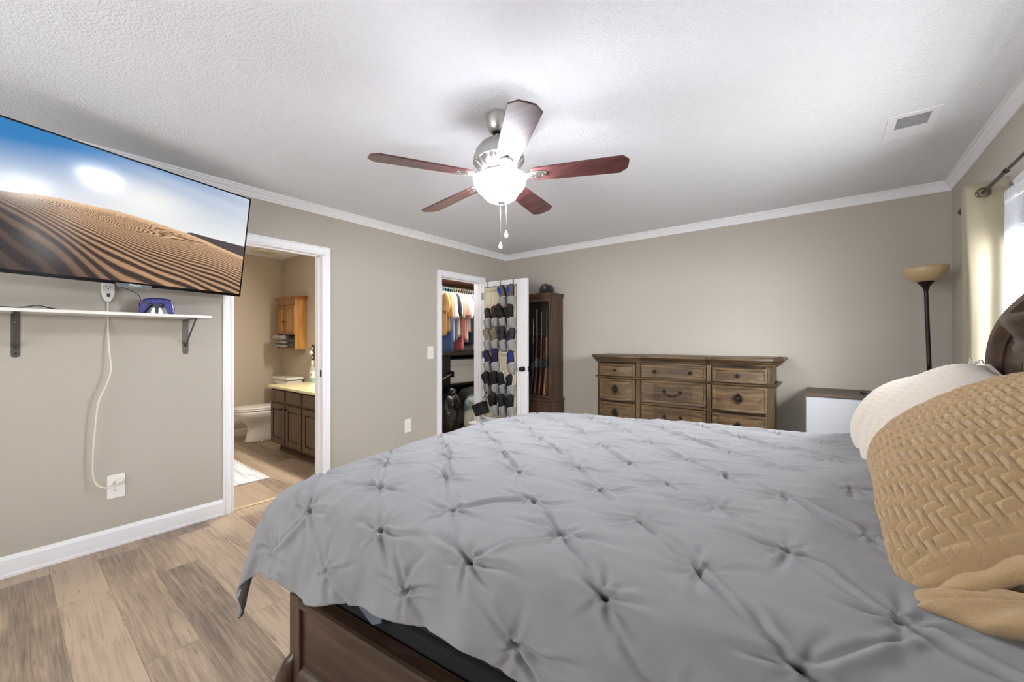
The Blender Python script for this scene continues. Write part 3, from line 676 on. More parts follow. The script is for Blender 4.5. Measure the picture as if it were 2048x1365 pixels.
# ------------------------------------------------------------------ dresser
DW = wood('dresser_walnut', [(58, 44, 30), (92, 72, 48), (122, 98, 66)], .42, 0, 1.0, .06)
DWD = wood('dresser_dark_walnut', [(48, 37, 26), (78, 61, 42), (104, 84, 56)], .42, 0, 1.0, .06)
DWV = wood('dresser_walnut_upright', [(52, 41, 28), (84, 67, 46), (112, 92, 62)], .42, 2, 1.0, .06)
IRON = mat('antique_bronze_pull', (52, 46, 38), .4, .8, var=.15, vscale=80)
t = thing('dresser', 'long walnut dresser with three columns of drawers against the back wall', 'dresser', (-1.11, 4.05, 0))
dx0, dx1, dyb, dyf = -1.905, -.315, 4.268, 3.835
cols = [(-1.895+.045, -1.475, .036, 3.835), (-1.425, -.835, -.014, 3.862), (-.785, -.365-.005, .036, 3.835)]
rows = [(.915, 1.042), (.672, .892), (.436, .652), (.20, .416)]
obj('carcass', MB().box(dx0+.03, dx1-.03, 3.868, dyb, .06, 1.06), DWD, t, bevel=.003)
def front_y(x, off=0):
    """plan line of the serpentine front"""
    for (a, b, bow, yf) in cols:
        if a-.03 <= x <= b+.03:
            u = (x-a)/(b-a); return yf-bow*(1-(2*u-1)**2)-off
    return 3.850-off
xs = np.linspace(dx0+.02, dx1-.02, 90)
def band(z0, z1, off, name, prof=None, mtl=DWD, ext=.0):
    """moulding that follows the front and returns at both ends"""
    pr = prof or [(0, z0), (off, z0+.001), (off, z1-.001), (0, z1)]
    path = [(dx0-ext, dyb)]+[(dx0-ext, 3.875), (dx0-ext+.035, front_y(dx0+.02))]+[(x, front_y(x)) for x in xs]+[(dx1+ext-.035, front_y(dx1-.02)), (dx1+ext, 3.875), (dx1+ext, dyb)]
    path = np.array(path); nrm = np.gradient(path, axis=0); nrm = np.stack([nrm[:, 1], -nrm[:, 0]], 1); nrm /= np.linalg.norm(nrm, axis=1)[:, None]+1e-9
    P = np.array([[(p[0]+q[0]*o, min(p[1]+q[1]*o, dyb), z) for o, z in pr] for p, q in zip(path, nrm)])
    m = MB().surf(P); n_ = len(pr)
    # close top and bottom with fans of strips back to the wall line
    for k in (0, n_-1):
        S = np.array([[(P[i, k, 0], P[i, k, 1], P[i, k, 2]), (P[i, k, 0], dyb, P[i, k, 2])] for i in range(len(P))]); m.surf(S)
    return obj(name, m, mtl, t)
band(0, 0, 0, 'top', [(.004, 1.058), (.012, 1.064), (.014, 1.074), (.022, 1.080), (.036, 1.096), (.044, 1.102), (.050, 1.108), (.050, 1.124), (.044, 1.130)])
band(.895, .912, .012, 'dividing_moulding', [(0, .893), (.010, .897), (.014, .903), (.010, .909), (0, .913)])
band(.0, .17, .014, 'plinth', [(0, .02), (.02, .02), (.022, .10), (.018, .13), (.008, .165), (0, .17)])
for z0 in (.656, .420):
    obj('drawer_rail', MB().box(dx0+.05, dx1-.05, 3.845, 3.88, z0, z0+.012), DWD, t, bevel=.002)
def drawer(ci, ri):
    a, b, bow, yf = cols[ci]; z0, z1 = rows[ri]
    ed = [0, .004, .008, .016, .024, .028, .033]
    ux_ = ed+list(np.linspace(.045, (b-a)-.045, 22))+[(b-a)-e for e in ed[::-1]]; vz = ed+[.045, (z1-z0)-.045]+[(z1-z0)-e for e in ed[::-1]]
    def dep(e): return np.interp(e, [0, .004, .008, .016, .024, .028, .033, 1], [0, .007, .010, .010, .007, .003, .003, .004])
    P = np.zeros((len(ux_)+2, len(vz)+2, 3))
    for i in range(len(ux_)+2):
        for j in range(len(vz)+2):
            ii = min(max(i-1, 0), len(ux_)-1); jj = min(max(j-1, 0), len(vz)-1)
            u = ux_[ii]; v = vz[jj]; x = a+u
            d = dep(min(u, b-a-u, v, z1-z0-v)) if (0 < i < len(ux_)+1 and 0 < j < len(vz)+1) else -.03
            P[i, j] = (x, front_y(x)-d, z0+v)
    o = obj('drawer', MB().surf(P), DW, t)
    zc = (z0+z1)/2; xc = (a+b)/2
    def knob(x):
        y = front_y(x)-.004
        obj('knob', MB().lathe([(.013, 0), (.013, -.002), (.006, -.005), (.006, -.012), (.014, -.018), (.016, -.023), (.013, -.029), (.006, -.031), (0, -.0315)], (x, y, zc), 18, axis='y'), IRON, o, smooth=True)
    if ri == 0:
        for x in ([xc] if ci != 1 else [a+.135, b-.135]): knob(x)
    elif ci != 1:
        y = front_y(xc)-.004; m = MB()
        m.ell((xc, y-.003, zc+.034), (.014, .006, .018)); m.lathe([(.022, 0), (.022, -.003), (.015, -.006), (0, -.006)], (xc, y, zc), 20, axis='y')
        q = np.linspace(0, 2*PI, 40); m.tube([(xc+.030*math.sin(w_), y-.012-.004*(1-math.cos(w_)), zc+.004+.036*math.cos(w_)) for w_ in q], .0048, 8, cap=False)
        m.lathe([(.006, 0), (.005, -.018), (0, -.019)], (xc, y, zc+.036), 10, axis='y')
        obj('ring_pull', m, IRON, o, smooth=True)
    else:
        y = front_y(xc)-.004; m = MB()
        for s in (-1, 1):
            m.ell((xc+s*.072, y-.004, zc+.012), (.016, .006, .02)); m.ell((xc+s*.066, y-.010, zc+.018), (.008, .010, .008))
        m.tube(smooth_path([(xc-.070, y-.012, zc+.014), (xc-.060, y-.02, zc-.010), (xc-.03, y-.022, zc-.020), (xc, y-.022, zc-.026), (xc+.03, y-.022, zc-.020), (xc+.060, y-.02, zc-.010), (xc+.070, y-.012, zc+.014)], 6), [.004]*8+[.005]*21+[.004]*8, 8)
        m.ell((xc, y-.022, zc-.028), (.010, .006, .008))
        obj('bail_pull', m, IRON, o, smooth=True)
for ci in range(3):
    for ri in range(4): drawer(ci, ri)
# canted corner posts and the stiles between the columns
for s, x in ((-1, dx0+.010), (1, dx1-.010)):
    for z0, z1 in ((.17, .893), (.913, 1.06)):
        A = (x-s*.058, front_y(x-s*.058)-.004); B = (x-s*.006, 3.865)
        poly = [A, B, (x-s*.006, 3.90), (A[0], 3.90)]
        pb = MB().prism(poly, z0, z1)
        d = np.array(B)-np.array(A); Ln = np.linalg.norm(d); d /= Ln; nn = np.array([d[1], -d[0]]); nn = nn if nn[1] < 0 else -nn
        q = [np.array(A)+d*(Ln*.22), np.array(A)+d*(Ln*.78)]
        # raised field with a sunk border
        pb.prism([tuple(q[0]), tuple(q[1]), tuple(q[1]+nn*.004), tuple(q[0]+nn*.004)], z0+.02, z1-.02)
        obj('corner_post', pb, DWV, t, bevel=.002)
for x in (-1.45, -.81):
    m = MB()
    for z0, z1 in ((.17, .893), (.913, 1.06)): m.box(x-.020, x+.020, 3.842, 3.88, z0, z1)
    obj('stile', m, DWV, t, bevel=.004)
# ------------------------------------------------------------------ mini fridge
FRW = mat('fridge_white', (184, 186, 191), .28, var=.01)
t = thing('mini_fridge', 'white mini fridge with a dark top between the dresser and the lamp', 'mini fridge', (.11, 4.03, 0))
obj('cabinet', MB().box(-.122, .345, 3.865, 4.25, .02, .846), FRW, t, bevel=.006)
obj('door', MB().box(-.122, .345, 3.812, 3.861, .05, .846), FRW, t, bevel=.008)
TOPD = wood('fridge_top_board', [(56, 44, 36), (82, 66, 54), (104, 86, 72)], .5, 0, .8, .05)
obj('top_board', MB().box(-.128, .352, 3.800, 4.255, .848, .876), TOPD, t, bevel=.003)
obj('handle', MB().box(.262, .285, 3.794, 3.813, .72, .80), BLACKP, t, bevel=.004)
obj('plinth', MB().box(-.11, .335, 3.84, 4.24, 0, .03), BLACKP, t)
o = obj('remote_control', MB().box(.235, .29, 3.82, 3.98, .876, .890, Matrix.Translation((.262, 3.9, 0)) @ Matrix.Rotation(.5, 4, 'Z') @ Matrix.Translation((-.262, -3.9, 0))), BLACKP, bevel=.003)
tag(o, 'small flat black box lying on the dark top of the white fridge', 'remote')
# ------------------------------------------------------------------ gun cabinet
GW = wood('dark_oak_cabinet', [(40, 27, 19), (66, 45, 31), (92, 64, 44)], .42, 2, .9, .2)
GWD = wood('dark_oak_back', [(40, 28, 20), (60, 42, 30), (76, 54, 38)], .55, 2, .9, .05)
t = thing('gun_cabinet', 'tall dark wood gun cabinet with a glass door in the corner', 'gun cabinet', (-2.93, 4.15, 0))
gx0, gx1, gy0, gy1 = -3.32, -2.552, 4.03, 4.272
obj('side_panel', MB().box(gx0, gx0+.022, gy0, gy1, .58, 1.80), GW, t); obj('side_panel', MB().box(gx1-.022, gx1, gy0, gy1, .58, 1.80), GW, t)
obj('back_panel', MB().box(gx0+.002, gx1-.002, gy1-.012, gy1-.001, .582, 1.79), GWD, t)
obj('top', MB().box(gx0+.002, gx1-.002, gy0+.002, gy1-.002, 1.775, 1.798), GW, t)
def ringmould(prof, x0, x1, y0, y1):
    P = []
    for o_, z_ in prof: P.append([(x0-o_, y1, z_), (x0-o_, y0-o_, z_), (x1+o_, y0-o_, z_), (x1+o_, y1, z_)])
    m = MB().surf(np.array(P)); k = len(prof)-1
    m.f += [(0, 1, 2, 3), (4*k, 4*k+1, 4*k+2, 4*k+3)]; return m
obj('crown', ringmould([(-.002, 1.785), (.004, 1.79), (.006, 1.81), (.014, 1.82), (.016, 1.838), (.012, 1.845)], gx0, gx1, gy0, gy1), GW, t)
obj('base_cabinet', MB().box(gx0-.015, gx1+.015, gy0-.02, gy1, .0, .545), GW, t, bevel=.003)
obj('waist_moulding', ringmould([(.012, .54), (.024, .548), (.026, .562), (.018, .572), (.0, .582)], gx0, gx1, gy0-.008, gy1), GW, t)
for k in range(2):
    a_ = gx0+.02+k*.365; d = obj('lower_door', MB().box(a_, a_+.355, gy0-.036, gy0-.02, .07, .50), GW, t, bevel=.003)
    obj('door_panel', MB().box(a_+.05, a_+.305, gy0-.041, gy0-.035, .12, .45), GW, d, bevel=.003)
    obj('knob', MB().ell((a_+(.325 if k == 0 else .03), gy0-.048, .30), (.012, .014, .012)), IRON, d, smooth=True)
fr = MB(); s_ = .03
fr.box(gx0+.004, gx0+s_, gy0-.016, gy0, .585, 1.782).box(gx1-s_, gx1-.004, gy0-.016, gy0, .585, 1.782).box(gx0+s_, gx1-s_, gy0-.016, gy0, .585, .615).box(gx0+s_, gx1-s_, gy0-.016, gy0, 1.745, 1.782)
d = obj('glass_door', fr, GW, t, bevel=.003)
obj('pane', MB().box(gx0+s_, gx1-s_, gy0-.009, gy0-.006, .615, 1.745), GLASS, d)
obj('metal_edge', MB().box(gx1-s_-.006, gx1-s_, gy0-.017, gy0-.012, .615, 1.745), mat('dull_metal_edge', (110, 104, 98), .35, .8, var=.03), d)
obj('barrel_rack', MB().box(gx0+.022, gx1-.022, 4.15, 4.26, 1.345, 1.372), GWD, t, bevel=.003)
obj('butt_shelf', MB().box(gx0+.022, gx1-.022, gy0+.005, 4.26, .582, .602), GWD, t)
# rifles, each one its own
GUNM = mat('blued_gun_steel', (92, 95, 102), .34, .6, var=.08)
GUNL = mat('grey_gun_steel', (140, 142, 146), .34, .6, var=.08)
def rifle(x, ztop, stock, barrel, label, sc=1.0, scope=False, sling=False):
    t = thing('rifle', label, 'rifle', (x, 4.13, .602), group='rifles in the cabinet'); yb = 4.125
    L_ = ztop-.602
    z = lambda f: .602+L_*f
    tilt = .0
    obj('barrel', MB().lathe([(.0, z(1)), (.0065, z(1)), (.0068, z(.8)), (.0085, z(.55)), (.011, z(.40)), (.0, z(.39))], (x, yb, 0), 12), barrel, t, smooth='auto')
    obj('forend', MB().prism([(yb-.020, z(.42)), (yb+.012, z(.42)), (yb+.010, z(.66)), (yb-.006, z(.68)), (yb-.018, z(.64)), (yb-.024, z(.5))], x-.014, x+.014, axis='x'), stock, t, bevel=.006)
    obj('receiver', MB().prism([(yb-.022, z(.31)), (yb+.020, z(.31)), (yb+.016, z(.44)), (yb-.024, z(.43))], x-.013, x+.013, axis='x'), barrel, t, bevel=.004)
    g = MB().tube(smooth_path([(x, yb-.022, z(.40)), (x, yb-.044, z(.39)), (x, yb-.050, z(.365)), (x, yb-.042, z(.335)), (x, yb-.022, z(.325))], 5), .003, 6); g.tube([(x, yb-.022, z(.37)), (x, yb-.036, z(.365))], .0025, 6)
    obj('trigger_guard', g, barrel, t)
    obj('stock', MB().prism([(yb-.018, z(.33)), (yb+.014, z(.33)), (yb+.010, z(.27)), (yb+.022, z(.22)), (yb+.030, z(.012)), (yb-.075, z(.012)), (yb-.050, z(.16)), (yb-.030, z(.25)), (yb-.030, z(.29))], x-.016, x+.016, axis='x'), stock, t, bevel=.007)
    obj('butt_pad', MB().prism([(yb-.075, z(0)), (yb+.030, z(0)), (yb+.030, z(.012)), (yb-.075, z(.012))], x-.016, x+.016, axis='x'), BLACKP, t)
    if scope: obj('scope', MB().lathe([(0, z(.34)), (.017, z(.34)), (.017, z(.37)), (.010, z(.39)), (.010, z(.46)), (.019, z(.50)), (.019, z(.53)), (0, z(.53))], (x, yb+.042, 0), 14), GUNM, t, smooth='auto')
    if sling: obj('sling', MB().tube(smooth_path([(x, yb-.02, z(.60)), (x+.012, yb-.05, z(.45)), (x+.02, yb-.07, z(.28)), (x+.01, yb-.06, z(.12))], 6), .008, 6, flat=.25), mat('tan_sling', (98, 74, 52), .7, var=.1), t, smooth=True)
ST1 = wood('gunstock_dark', [(44, 24, 18), (70, 40, 28), (92, 56, 38)], .3, 2, 1.2, .4); ST2 = wood('gunstock_tan', [(110, 72, 46), (150, 104, 70), (178, 130, 92)], .35, 2, 1.2, .3); ST3 = mat('black_gunstock', (28, 27, 27), .5, var=.05)
rifle(-2.895, 1.545, ST3, GUNM, 'black rifle at the left of the four, with the shortest barrel', scope=True)
rifle(-2.838, 1.665, ST1, GUNL, 'rifle with a dark red brown stock, second from the left in the cabinet')
rifle(-2.770, 1.625, ST1, GUNM, 'rifle with a dark brown stock and black scope, third from the left in the cabinet', scope=True)
rifle(-2.692, 1.655, ST2, GUNM, 'rifle with the light tan stock and sling, at the right of the cabinet', sling=True)
# cap on the cabinet
NAVY = mat('navy_cap_cloth', (17, 17, 26), .85, bump=.2, bscale=500, sheen=.3, var=.05)
cx_, cy_, cz_ = -2.715, 4.155, 1.846
t = thing('baseball_cap', 'dark navy baseball cap lying on top of the gun cabinet', 'cap', (cx_, cy_, cz_))
th_ = np.linspace(0, PI/2, 10); ph_ = np.linspace(0, 2*PI, 41)[:-1]; P = []
for q in th_:
    P.append([(cx_+.098*math.cos(q)**.75*math.cos(f), cy_+.088*math.cos(q)**.75*math.sin(f), cz_+.026+.105*math.sin(q)**.9*(1+.06*math.cos(f-PI))) for f in ph_])
cr = obj('crown', MB().surf(np.array([[(p[0], p[1], cz_+.004) for p in P[0]]]+P), cv=True), NAVY, t, smooth=True, solid=.002)
P = []
for i, f in enumerate(np.linspace(-1.15, 1.15, 24)):
    row = []
    for k in range(6):
        e = k/5; r0 = .094; ext = .075*math.cos(f*1.15)**.6*e if abs(f*1.15) < PI/2 else 0
        row.append((cx_-(r0*math.cos(f)+ext), cy_+.085*math.sin(f), cz_+.012+.012*math.cos(f*1.3)-.004*e+.010*e*math.cos(f*1.3)))
    P.append(row)
obj('brim', MB().surf(np.array(P)), NAVY, t, smooth=True, solid=.003)
obj('button', MB().ell((cx_, cy_, cz_+.131), (.009, .009, .005)), NAVY, t, smooth=True)
bd = Matrix.Translation((cx_+.022, cy_-.0835, cz_+.076)) @ Matrix.Rotation(math.radians(-14), 4, 'X')
b1 = obj('badge', MB().lathe([(0, -.003), (.018, -.003), (.019, 0), (0, .002)], n=24, axis='y', M=None, c=(0, 0, 0)), mat('tan_badge_thread', (150, 126, 92), .8, var=.1), None); bpy.data.objects.remove(b1)
def onb(m): m.v = [tuple(bd @ Vector(p)) for p in m.v]; return m
bg_ = obj('badge', onb(MB().lathe([(.0001, -.004), (.0185, -.004), (.0195, .004)], n=28, axis='y')), bpy.data.materials['tan_badge_thread'], cr)
obj('badge_centre', onb(MB().lathe([(.0001, -.0048), (.0125, -.0048), (.013, .002)], n=24, axis='y')), NAVY, cr)
obj('badge_mark', onb(MB().box(-.0035, .0035, -.0056, -.003, -.007, .007)), bpy.data.materials['tan_badge_thread'], cr)
# ------------------------------------------------------------------ closet door
DM = Matrix.Translation((-3.452, 3.786, 0)) @ Matrix.Rotation(math.radians(3.8), 4, 'Z')
def dm(m): m.v = [tuple(DM @ Vector(p)) for p in m.v]; return m
dw, dz0, dz1 = .68, .012, 2.018
m = MB().box(0, dw, .004, .033, dz0, dz1)
st, mid = .098, .072
rails = [(dz0, .22), (.76, .90), (1.46, 1.56), (1.905, dz1)]
for (a, b) in ((0, st), (dw-st, dw), (dw/2-mid/2, dw/2+mid/2)): m.box(a, b, 0, .037, dz0, dz1)
for (a, b) in rails: m.box(st, dw/2-mid/2, 0, .037, a, b); m.box(dw/2+mid/2, dw-st, 0, .037, a, b)
for k in range(3):
    za, zb = rails[k][1]+.018, rails[k+1][0]-.018
    for (a, b) in ((st+.018, dw/2-mid/2-.018), (dw/2+mid/2+.018, dw-st-.018)): m.box(a, b, .001, .036, za, zb)
door = struct('door_1', dm(m), TRIM, bevel=.004)
kn = obj('door_knob', dm(MB().lathe([(.030, 0), (.031, -.004), (.026, -.009), (.012, -.013), (.010, -.028), (.018, -.034), (.026, -.044), (.028, -.054), (.024, -.064), (.012, -.069), (0, -.070)], (dw-.058, 0, .937), 24, axis='y')), BLACKM, door, smooth=True)
obj('door_knob', dm(MB().lathe([(.030, 0), (.031, .004), (.026, .009), (.012, .013), (.010, .028), (.018, .034), (.026, .044), (.028, .054), (.024, .064), (.012, .069), (0, .070)], (dw-.058, .037, .937), 24, axis='y')), BLACKM, door, smooth=True)
obj('latch_plate', dm(MB().box(dw-.0005, dw+.0015, .006, .031, .908, .966)), BLACKM, door)
obj('latch_bolt', dm(MB().box(dw, dw+.009, .012, .025, .928, .946)), SCREW, door)
HNG = mat('satin_hinge', (170, 168, 164), .35, .8, var=.03)
for z in (.25, 1.095, 1.84):
    obj('hinge', dm(MB().lathe([(.006, -.045), (.006, .045)], (-.004, -.004, z), 10).box(-.004, .03, -.0012, .001, z-.045, z+.045)), HNG, door)
# ------------------------------------------------------------------ over-door shoe organiser
CANV = mat('cream_canvas', (218, 208, 182), .9, bump=.3, bscale=300, var=.04)
MESH = mat('grey_mesh_pocket', (150, 150, 148), .9, bump=.5, bscale=700, var=.06, vscale=40)
BIND = mat('brown_binding', (104, 86, 66), .8, var=.08)
OM = DM
t = thing('shoe_organizer', 'cream over-door shoe organizer with rows of grey pockets on the open closet door', 'shoe organizer', M=DM @ Matrix.Translation((.28, -.004, 0.3)))
ox0, ox1 = .045, .53; zt, zb = 1.955, .32
xs_ = np.linspace(ox0, ox1, 40); zs_ = np.linspace(zb, zt, 60); X_, Z_ = np.meshgrid(xs_, zs_, indexing='ij')
Zt = Z_+np.where(Z_ > zt-.001, -.010*np.abs(np.sin((X_-ox0)/(ox1-ox0)*PI*3)), 0)
obj('back_cloth', dm(MB().surf(np.stack([X_, -.004+.0015*np.sin(X_*40+Z_*9), Zt], -1))), CANV, t, smooth=True, solid=.002)
m = MB()
for xx in (ox0, ox1): m.tube([(xx, -.006, zb), (xx, -.006, zt)], .0032, 6)
m.tube([(ox0, -.006, zb), (ox1, -.006, zb)], .0032, 6)
m.tube([(ox0+q*(ox1-ox0), -.006, zt-.010*abs(math.sin(q*PI*3))) for q in np.linspace(0, 1, 40)], .003, 6)
obj('edge_binding', dm(m), BIND, t)
m = MB()
for q in (.1, .5, .9):
    xx = ox0+q*(ox1-ox0); m.box(xx-.01, xx+.01, -.003, -.0005, zt-.02, dz1+.002).box(xx-.01, xx+.01, -.003, .040, dz1+.0005, dz1+.003)
obj('door_hook', dm(m), HNG, t)
colx = [.110, .228, .348, .468]; rowz = [1.865, 1.610, 1.340, 1.070, .800, .540]
EMPT = mat('cream_mesh_pocket', (206, 198, 176), .9, bump=.4, bscale=700, var=.05)
full = {(0, 2), (0, 3), (1, 0), (1, 1), (1, 2), (1, 3), (2, 0), (2, 1), (2, 2), (2, 3), (3, 0), (3, 1), (3, 3), (4, 0), (4, 1), (4, 2), (4, 3), (5, 1), (5, 2), (5, 3)}
for r in range(6):
    for c in range(4):
        f = (r, c) in full; hw = .054; zt_ = rowz[r]-.085 if f else rowz[r]+.045; zb_ = rowz[r]-.20 if f else rowz[r]-.15
        bul = .085 if f else .010
        U_, V_ = np.meshgrid(np.linspace(-1, 1, 15), np.linspace(0, 1, 13), indexing='ij')
        y_ = -.006-bul*(np.clip(1-np.abs(U_)**2.4, 0, 1)**.6)*np.sin(np.clip(V_**.6, 0, 1)*PI/2*.9+.12)
        x_ = colx[c]+U_*hw*(.78+.22*V_); z_ = zb_+(zt_-zb_)*V_+(.03*(1-np.cos((U_+1)*PI/2))/2 if f else -.018*(1-U_**2))*V_
        p = obj('pocket', dm(MB().surf(np.stack([x_, y_, z_], -1))), MESH if f else EMPT, t, smooth=True, solid=.0015)
        obj('pocket_trim', dm(MB().tube(np.stack([x_[:, -1], y_[:, -1], z_[:, -1]], 1), .0026, 6)), mat('pale_trim', (196, 194, 186), .8, var=.02) if (r, c) == (0, 0) else (bpy.data.materials['pale_trim'] if f else BIND), p)
# ------------------------------------------------------------------ shoes, each one its own
def shoe_mat(n, c): return mat(n, c, .75, bump=.25, bscale=250, var=.06)
SH = {'slate': shoe_mat('slate_grey_suede', (92, 90, 94)), 'royal': shoe_mat('royal_blue_lining', (28, 44, 150)), 'brown': shoe_mat('dark_brown_leather', (50, 34, 30)), 'brownin': shoe_mat('brown_lining', (86, 58, 50)),
      'black': shoe_mat('black_mesh_shoe', (22, 21, 23)), 'red': shoe_mat('red_tab', (176, 34, 48)), 'olive': shoe_mat('olive_canvas', (124, 116, 94)), 'olivein': shoe_mat('pale_olive_lining', (150, 142, 118)),
      'slatein': shoe_mat('dark_slate_lining', (48, 48, 62)), 'purple': shoe_mat('purple_slipper', (54, 36, 100)), 'navy': shoe_mat('navy_slipper', (26, 24, 56)), 'blue': shoe_mat('navy_insole', (30, 46, 110)), 'white': shoe_mat('white_rubber_sole', (226, 224, 216)), 'darkin': shoe_mat('black_lining', (12, 12, 14))}
def shoe(x, z, name, label, cat, body, inner, sole='black', lean=0, twist=0, sc=1.0, laces=False, tab=None, yoff=-.022, low=False):
    SM_ = DM @ Matrix.Translation((x, yoff, z)) @ Matrix.Rotation(math.radians(lean), 4, 'Y') @ Matrix.Rotation(math.radians(17+twist), 4, 'X') @ Matrix.Scale(sc*1.03, 4)
    base = DM @ Matrix.Translation((x, yoff, z))
    t = thing(name, label, cat, M=base)
    def pm(m): m.v = [tuple(SM_ @ Vector(p)) for p in m.v]; return m
    # sections along z: (z, half width, height of the upper)
    sec = [(.090, .004, .010), (.086, .020, .048 if not low else .03), (.070, .031, .066 if not low else .036), (.03, .034, .068 if not low else .04), (-.02, .036, .062 if not low else .044), (-.06, .042, .050), (-.10, .044, .038), (-.135, .036, .028), (-.158, .018, .016), (-.165, .003, .006)]
    a = np.linspace(0, 2*PI, 21)[:-1]; P = []
    for zz, hw, hh in sec:
        q = []
        for k in a:
            cx_ = hw*np.sign(math.cos(k))*abs(math.cos(k))**.8; sy = math.sin(k); q.append((cx_, -(hh*.5+hh*.5*np.sign(sy)*abs(sy)**.75), zz))
        P.append(q)
    obj('upper', pm(MB().surf(np.array(P), cv=True)), SH[body], t, smooth=True)
    P = []
    for zz, hw, hh in sec:
        hw = hw+.002; P.append([(-hw, .001, zz), (-hw, -.012, zz), (hw, -.012, zz), (hw, .001, zz)])
    obj('sole', pm(MB().surf(np.array(P)*np.array([1, 1, 1.01]), cv=True)), SH[sole], t)
    # opening on the upper, seen from the front
    oy = -.068 if not low else -.038
    ring = [(.024*math.cos(k), oy+.004+(.010 if math.sin(k) < 0 else .0)*abs(math.sin(k)), .040+.040*math.sin(k)) for k in np.linspace(0, 2*PI, 30)]
    obj('collar', pm(MB().tube(ring, .0075, 8, cap=False)), SH[body], t, smooth=True)
    obj('insole', pm(MB().ell((0, oy+.0035, .040), (.0225, .006, .038))), SH[inner], t, smooth=True)
    if laces:
        l = MB()
        for k in range(4):
            zz = -.015-k*.016; y_ = np.interp(zz, [-.06, -.02], [-.051, -.063]); l.tube([(-.018, y_+.004, zz), (0, y_-.003, zz-.005), (.018, y_+.004, zz-.002)], .0024, 6)
        l.tube(smooth_path([(.006, -.066, -.012), (.016, -.088, -.05), (.012, -.098, -.12), (.016, -.098, -.21)], 6), .0018, 6); l.tube(smooth_path([(-.006, -.066, -.012), (-.012, -.09, -.06), (-.004, -.10, -.14), (-.010, -.10, -.19)], 6), .0018, 6)
        obj('laces', pm(l), SH['black'], t, smooth=True)
    if tab:
        obj('tongue', pm(MB().prism([(-.014, -.012), (.014, -.012), (.012, .022), (-.012, .022)], oy-.008, oy+.0, axis='y')), SH['black'], t, bevel=.002)
        obj('heel_tab', pm(MB().box(-.012, .012, oy-.006, oy+.004, .070, .082)), SH[tab], t, bevel=.002)
    return t
def pair(r, c, dx=(0, 0), dzz=(0, 0), lean=(0, 0), labels=('', ''), **k):
    for i in range(2): shoe(colx[c+i]+dx[i], rowz[r]+dzz[i], k_name[0], labels[i], k_name[1], lean=lean[i], **k)
k_name = ('shoe', 'shoe')
pair(0, 2, (-.0, .0), (-.005, .0), (-6, 16), ('grey shoe with blue lining, left of the pair in the top row of the organizer', 'grey shoe with blue lining, right of the pair in the top row of the organizer'), body='slate', inner='royal', sc=1.05)
k_name = ('slipper', 'slipper')
pair(1, 0, (.01, -.005), (-.015, .005), (2, 4), ('dark brown slipper with brown lining in the leftmost pocket of the second row', 'dark brown slipper with brown lining, second pocket of the second row'), body='brown', inner='brownin', sc=1.02, low=True)
k_name = ('sneaker', 'shoe')
pair(1, 2, (-.03, -.015), (.02, .01), (-8, 14), ('black sneaker with red heel tab, left of that pair in the second row', 'black sneaker with red heel tab, right of that pair in the second row'), body='black', inner='darkin', tab='red', sc=1.15, laces=False)
k_name = ('clog', 'shoe')
pair(2, 0, (.005, .005), (-.01, .02), (-10, 10), ('olive grey clog in the leftmost pocket of the third row', 'olive grey clog in the second pocket of the third row'), body='olive', inner='olivein', sole='olive', sc=1.12, low=True)
k_name = ('shoe', 'shoe')
pair(2, 2, (0, .01), (.025, -.005), (8, 24), ('dark slate shoe in the third pocket of the third row', 'dark slate shoe leaning right in the last pocket of the third row'), body='slatein', inner='darkin', sc=1.12)
k_name = ('slipper', 'slipper')
pair(3, 0, (.005, .0), (-.01, .02), (-12, 12), ('purple and navy slipper in the leftmost pocket of the fourth row', 'purple and navy slipper in the second pocket of the fourth row'), body='navy', inner='purple', sc=1.12, low=True)
shoe(colx[3]-.005, rowz[3]-.01, 'shoe', 'single shoe with blue lining, alone in the last pocket of the fourth row', 'shoe', 'blue', 'blue', lean=8, sc=1.1, low=True)
k_name = ('shoe', 'shoe')
pair(4, 0, (.005, .0), (-.01, .005), (-4, 14), ('black shoe in the leftmost pocket of the fifth row', 'black shoe in the second pocket of the fifth row'), body='black', inner='darkin', sc=1.18, laces=True)
k_name = ('sneaker', 'shoe')
pair(4, 2, (-.01, -.01), (.01, -.005), (4, 22), ('black sneaker with white sole, left of that pair in the fifth row', 'black sneaker with white sole, right of that pair in the fifth row'), body='black', inner='darkin', sole='white', laces=True)
k_name = ('shoe', 'shoe')
shoe(colx[1]-.02, rowz[5]+.01, 'boot', 'black boot hanging askew in the second pocket of the bottom row', 'boot', 'black', 'black', lean=24, sc=1.2, twist=10, laces=False)
pair(5, 2, (-.005, -.01), (-.005, .0), (2, 18), ('black shoe with hanging laces in the third pocket of the bottom row', 'black shoe with hanging laces in the last pocket of the bottom row'), body='black', inner='darkin', sc=1.12, laces=True)
# black pouch hanging out to the left at the bottom
t = thing('pouch', 'boxy black pouch hanging off the left edge of the shoe organizer', 'pouch', M=DM @ Matrix.Translation((.04, -.08, .42)))
PM = DM @ Matrix.Translation((.045, -.085, .42)) @ Matrix.Rotation(math.radians(-22), 4, 'Y')
def pm(m): m.v = [tuple(PM @ Vector(p)) for p in m.v]; return m
obj('body', pm(MB().box(-.085, .085, -.055, .055, -.072, .072)), SH['black'], t, bevel=.018, seg=4)
obj('flap', pm(MB().box(-.088, .088, -.060, .058, .03, .076)), SH['darkin'], t, bevel=.014, seg=3)
obj('strap', pm(MB().tube(smooth_path([(.06, -.02, .07), (.10, .0, .12), (.13, .02, .16), (.15, .05, .20)], 6), .008, 8, flat=.4)), SH['black'], t, smooth=True)
obj('drawcord', pm(MB().tube(smooth_path([(.02, -.055, -.07), (.0, -.06, -.10), (.03, -.06, -.115), (.06, -.06, -.135)], 6), .0025, 6)), SH['black'], t, smooth=True)
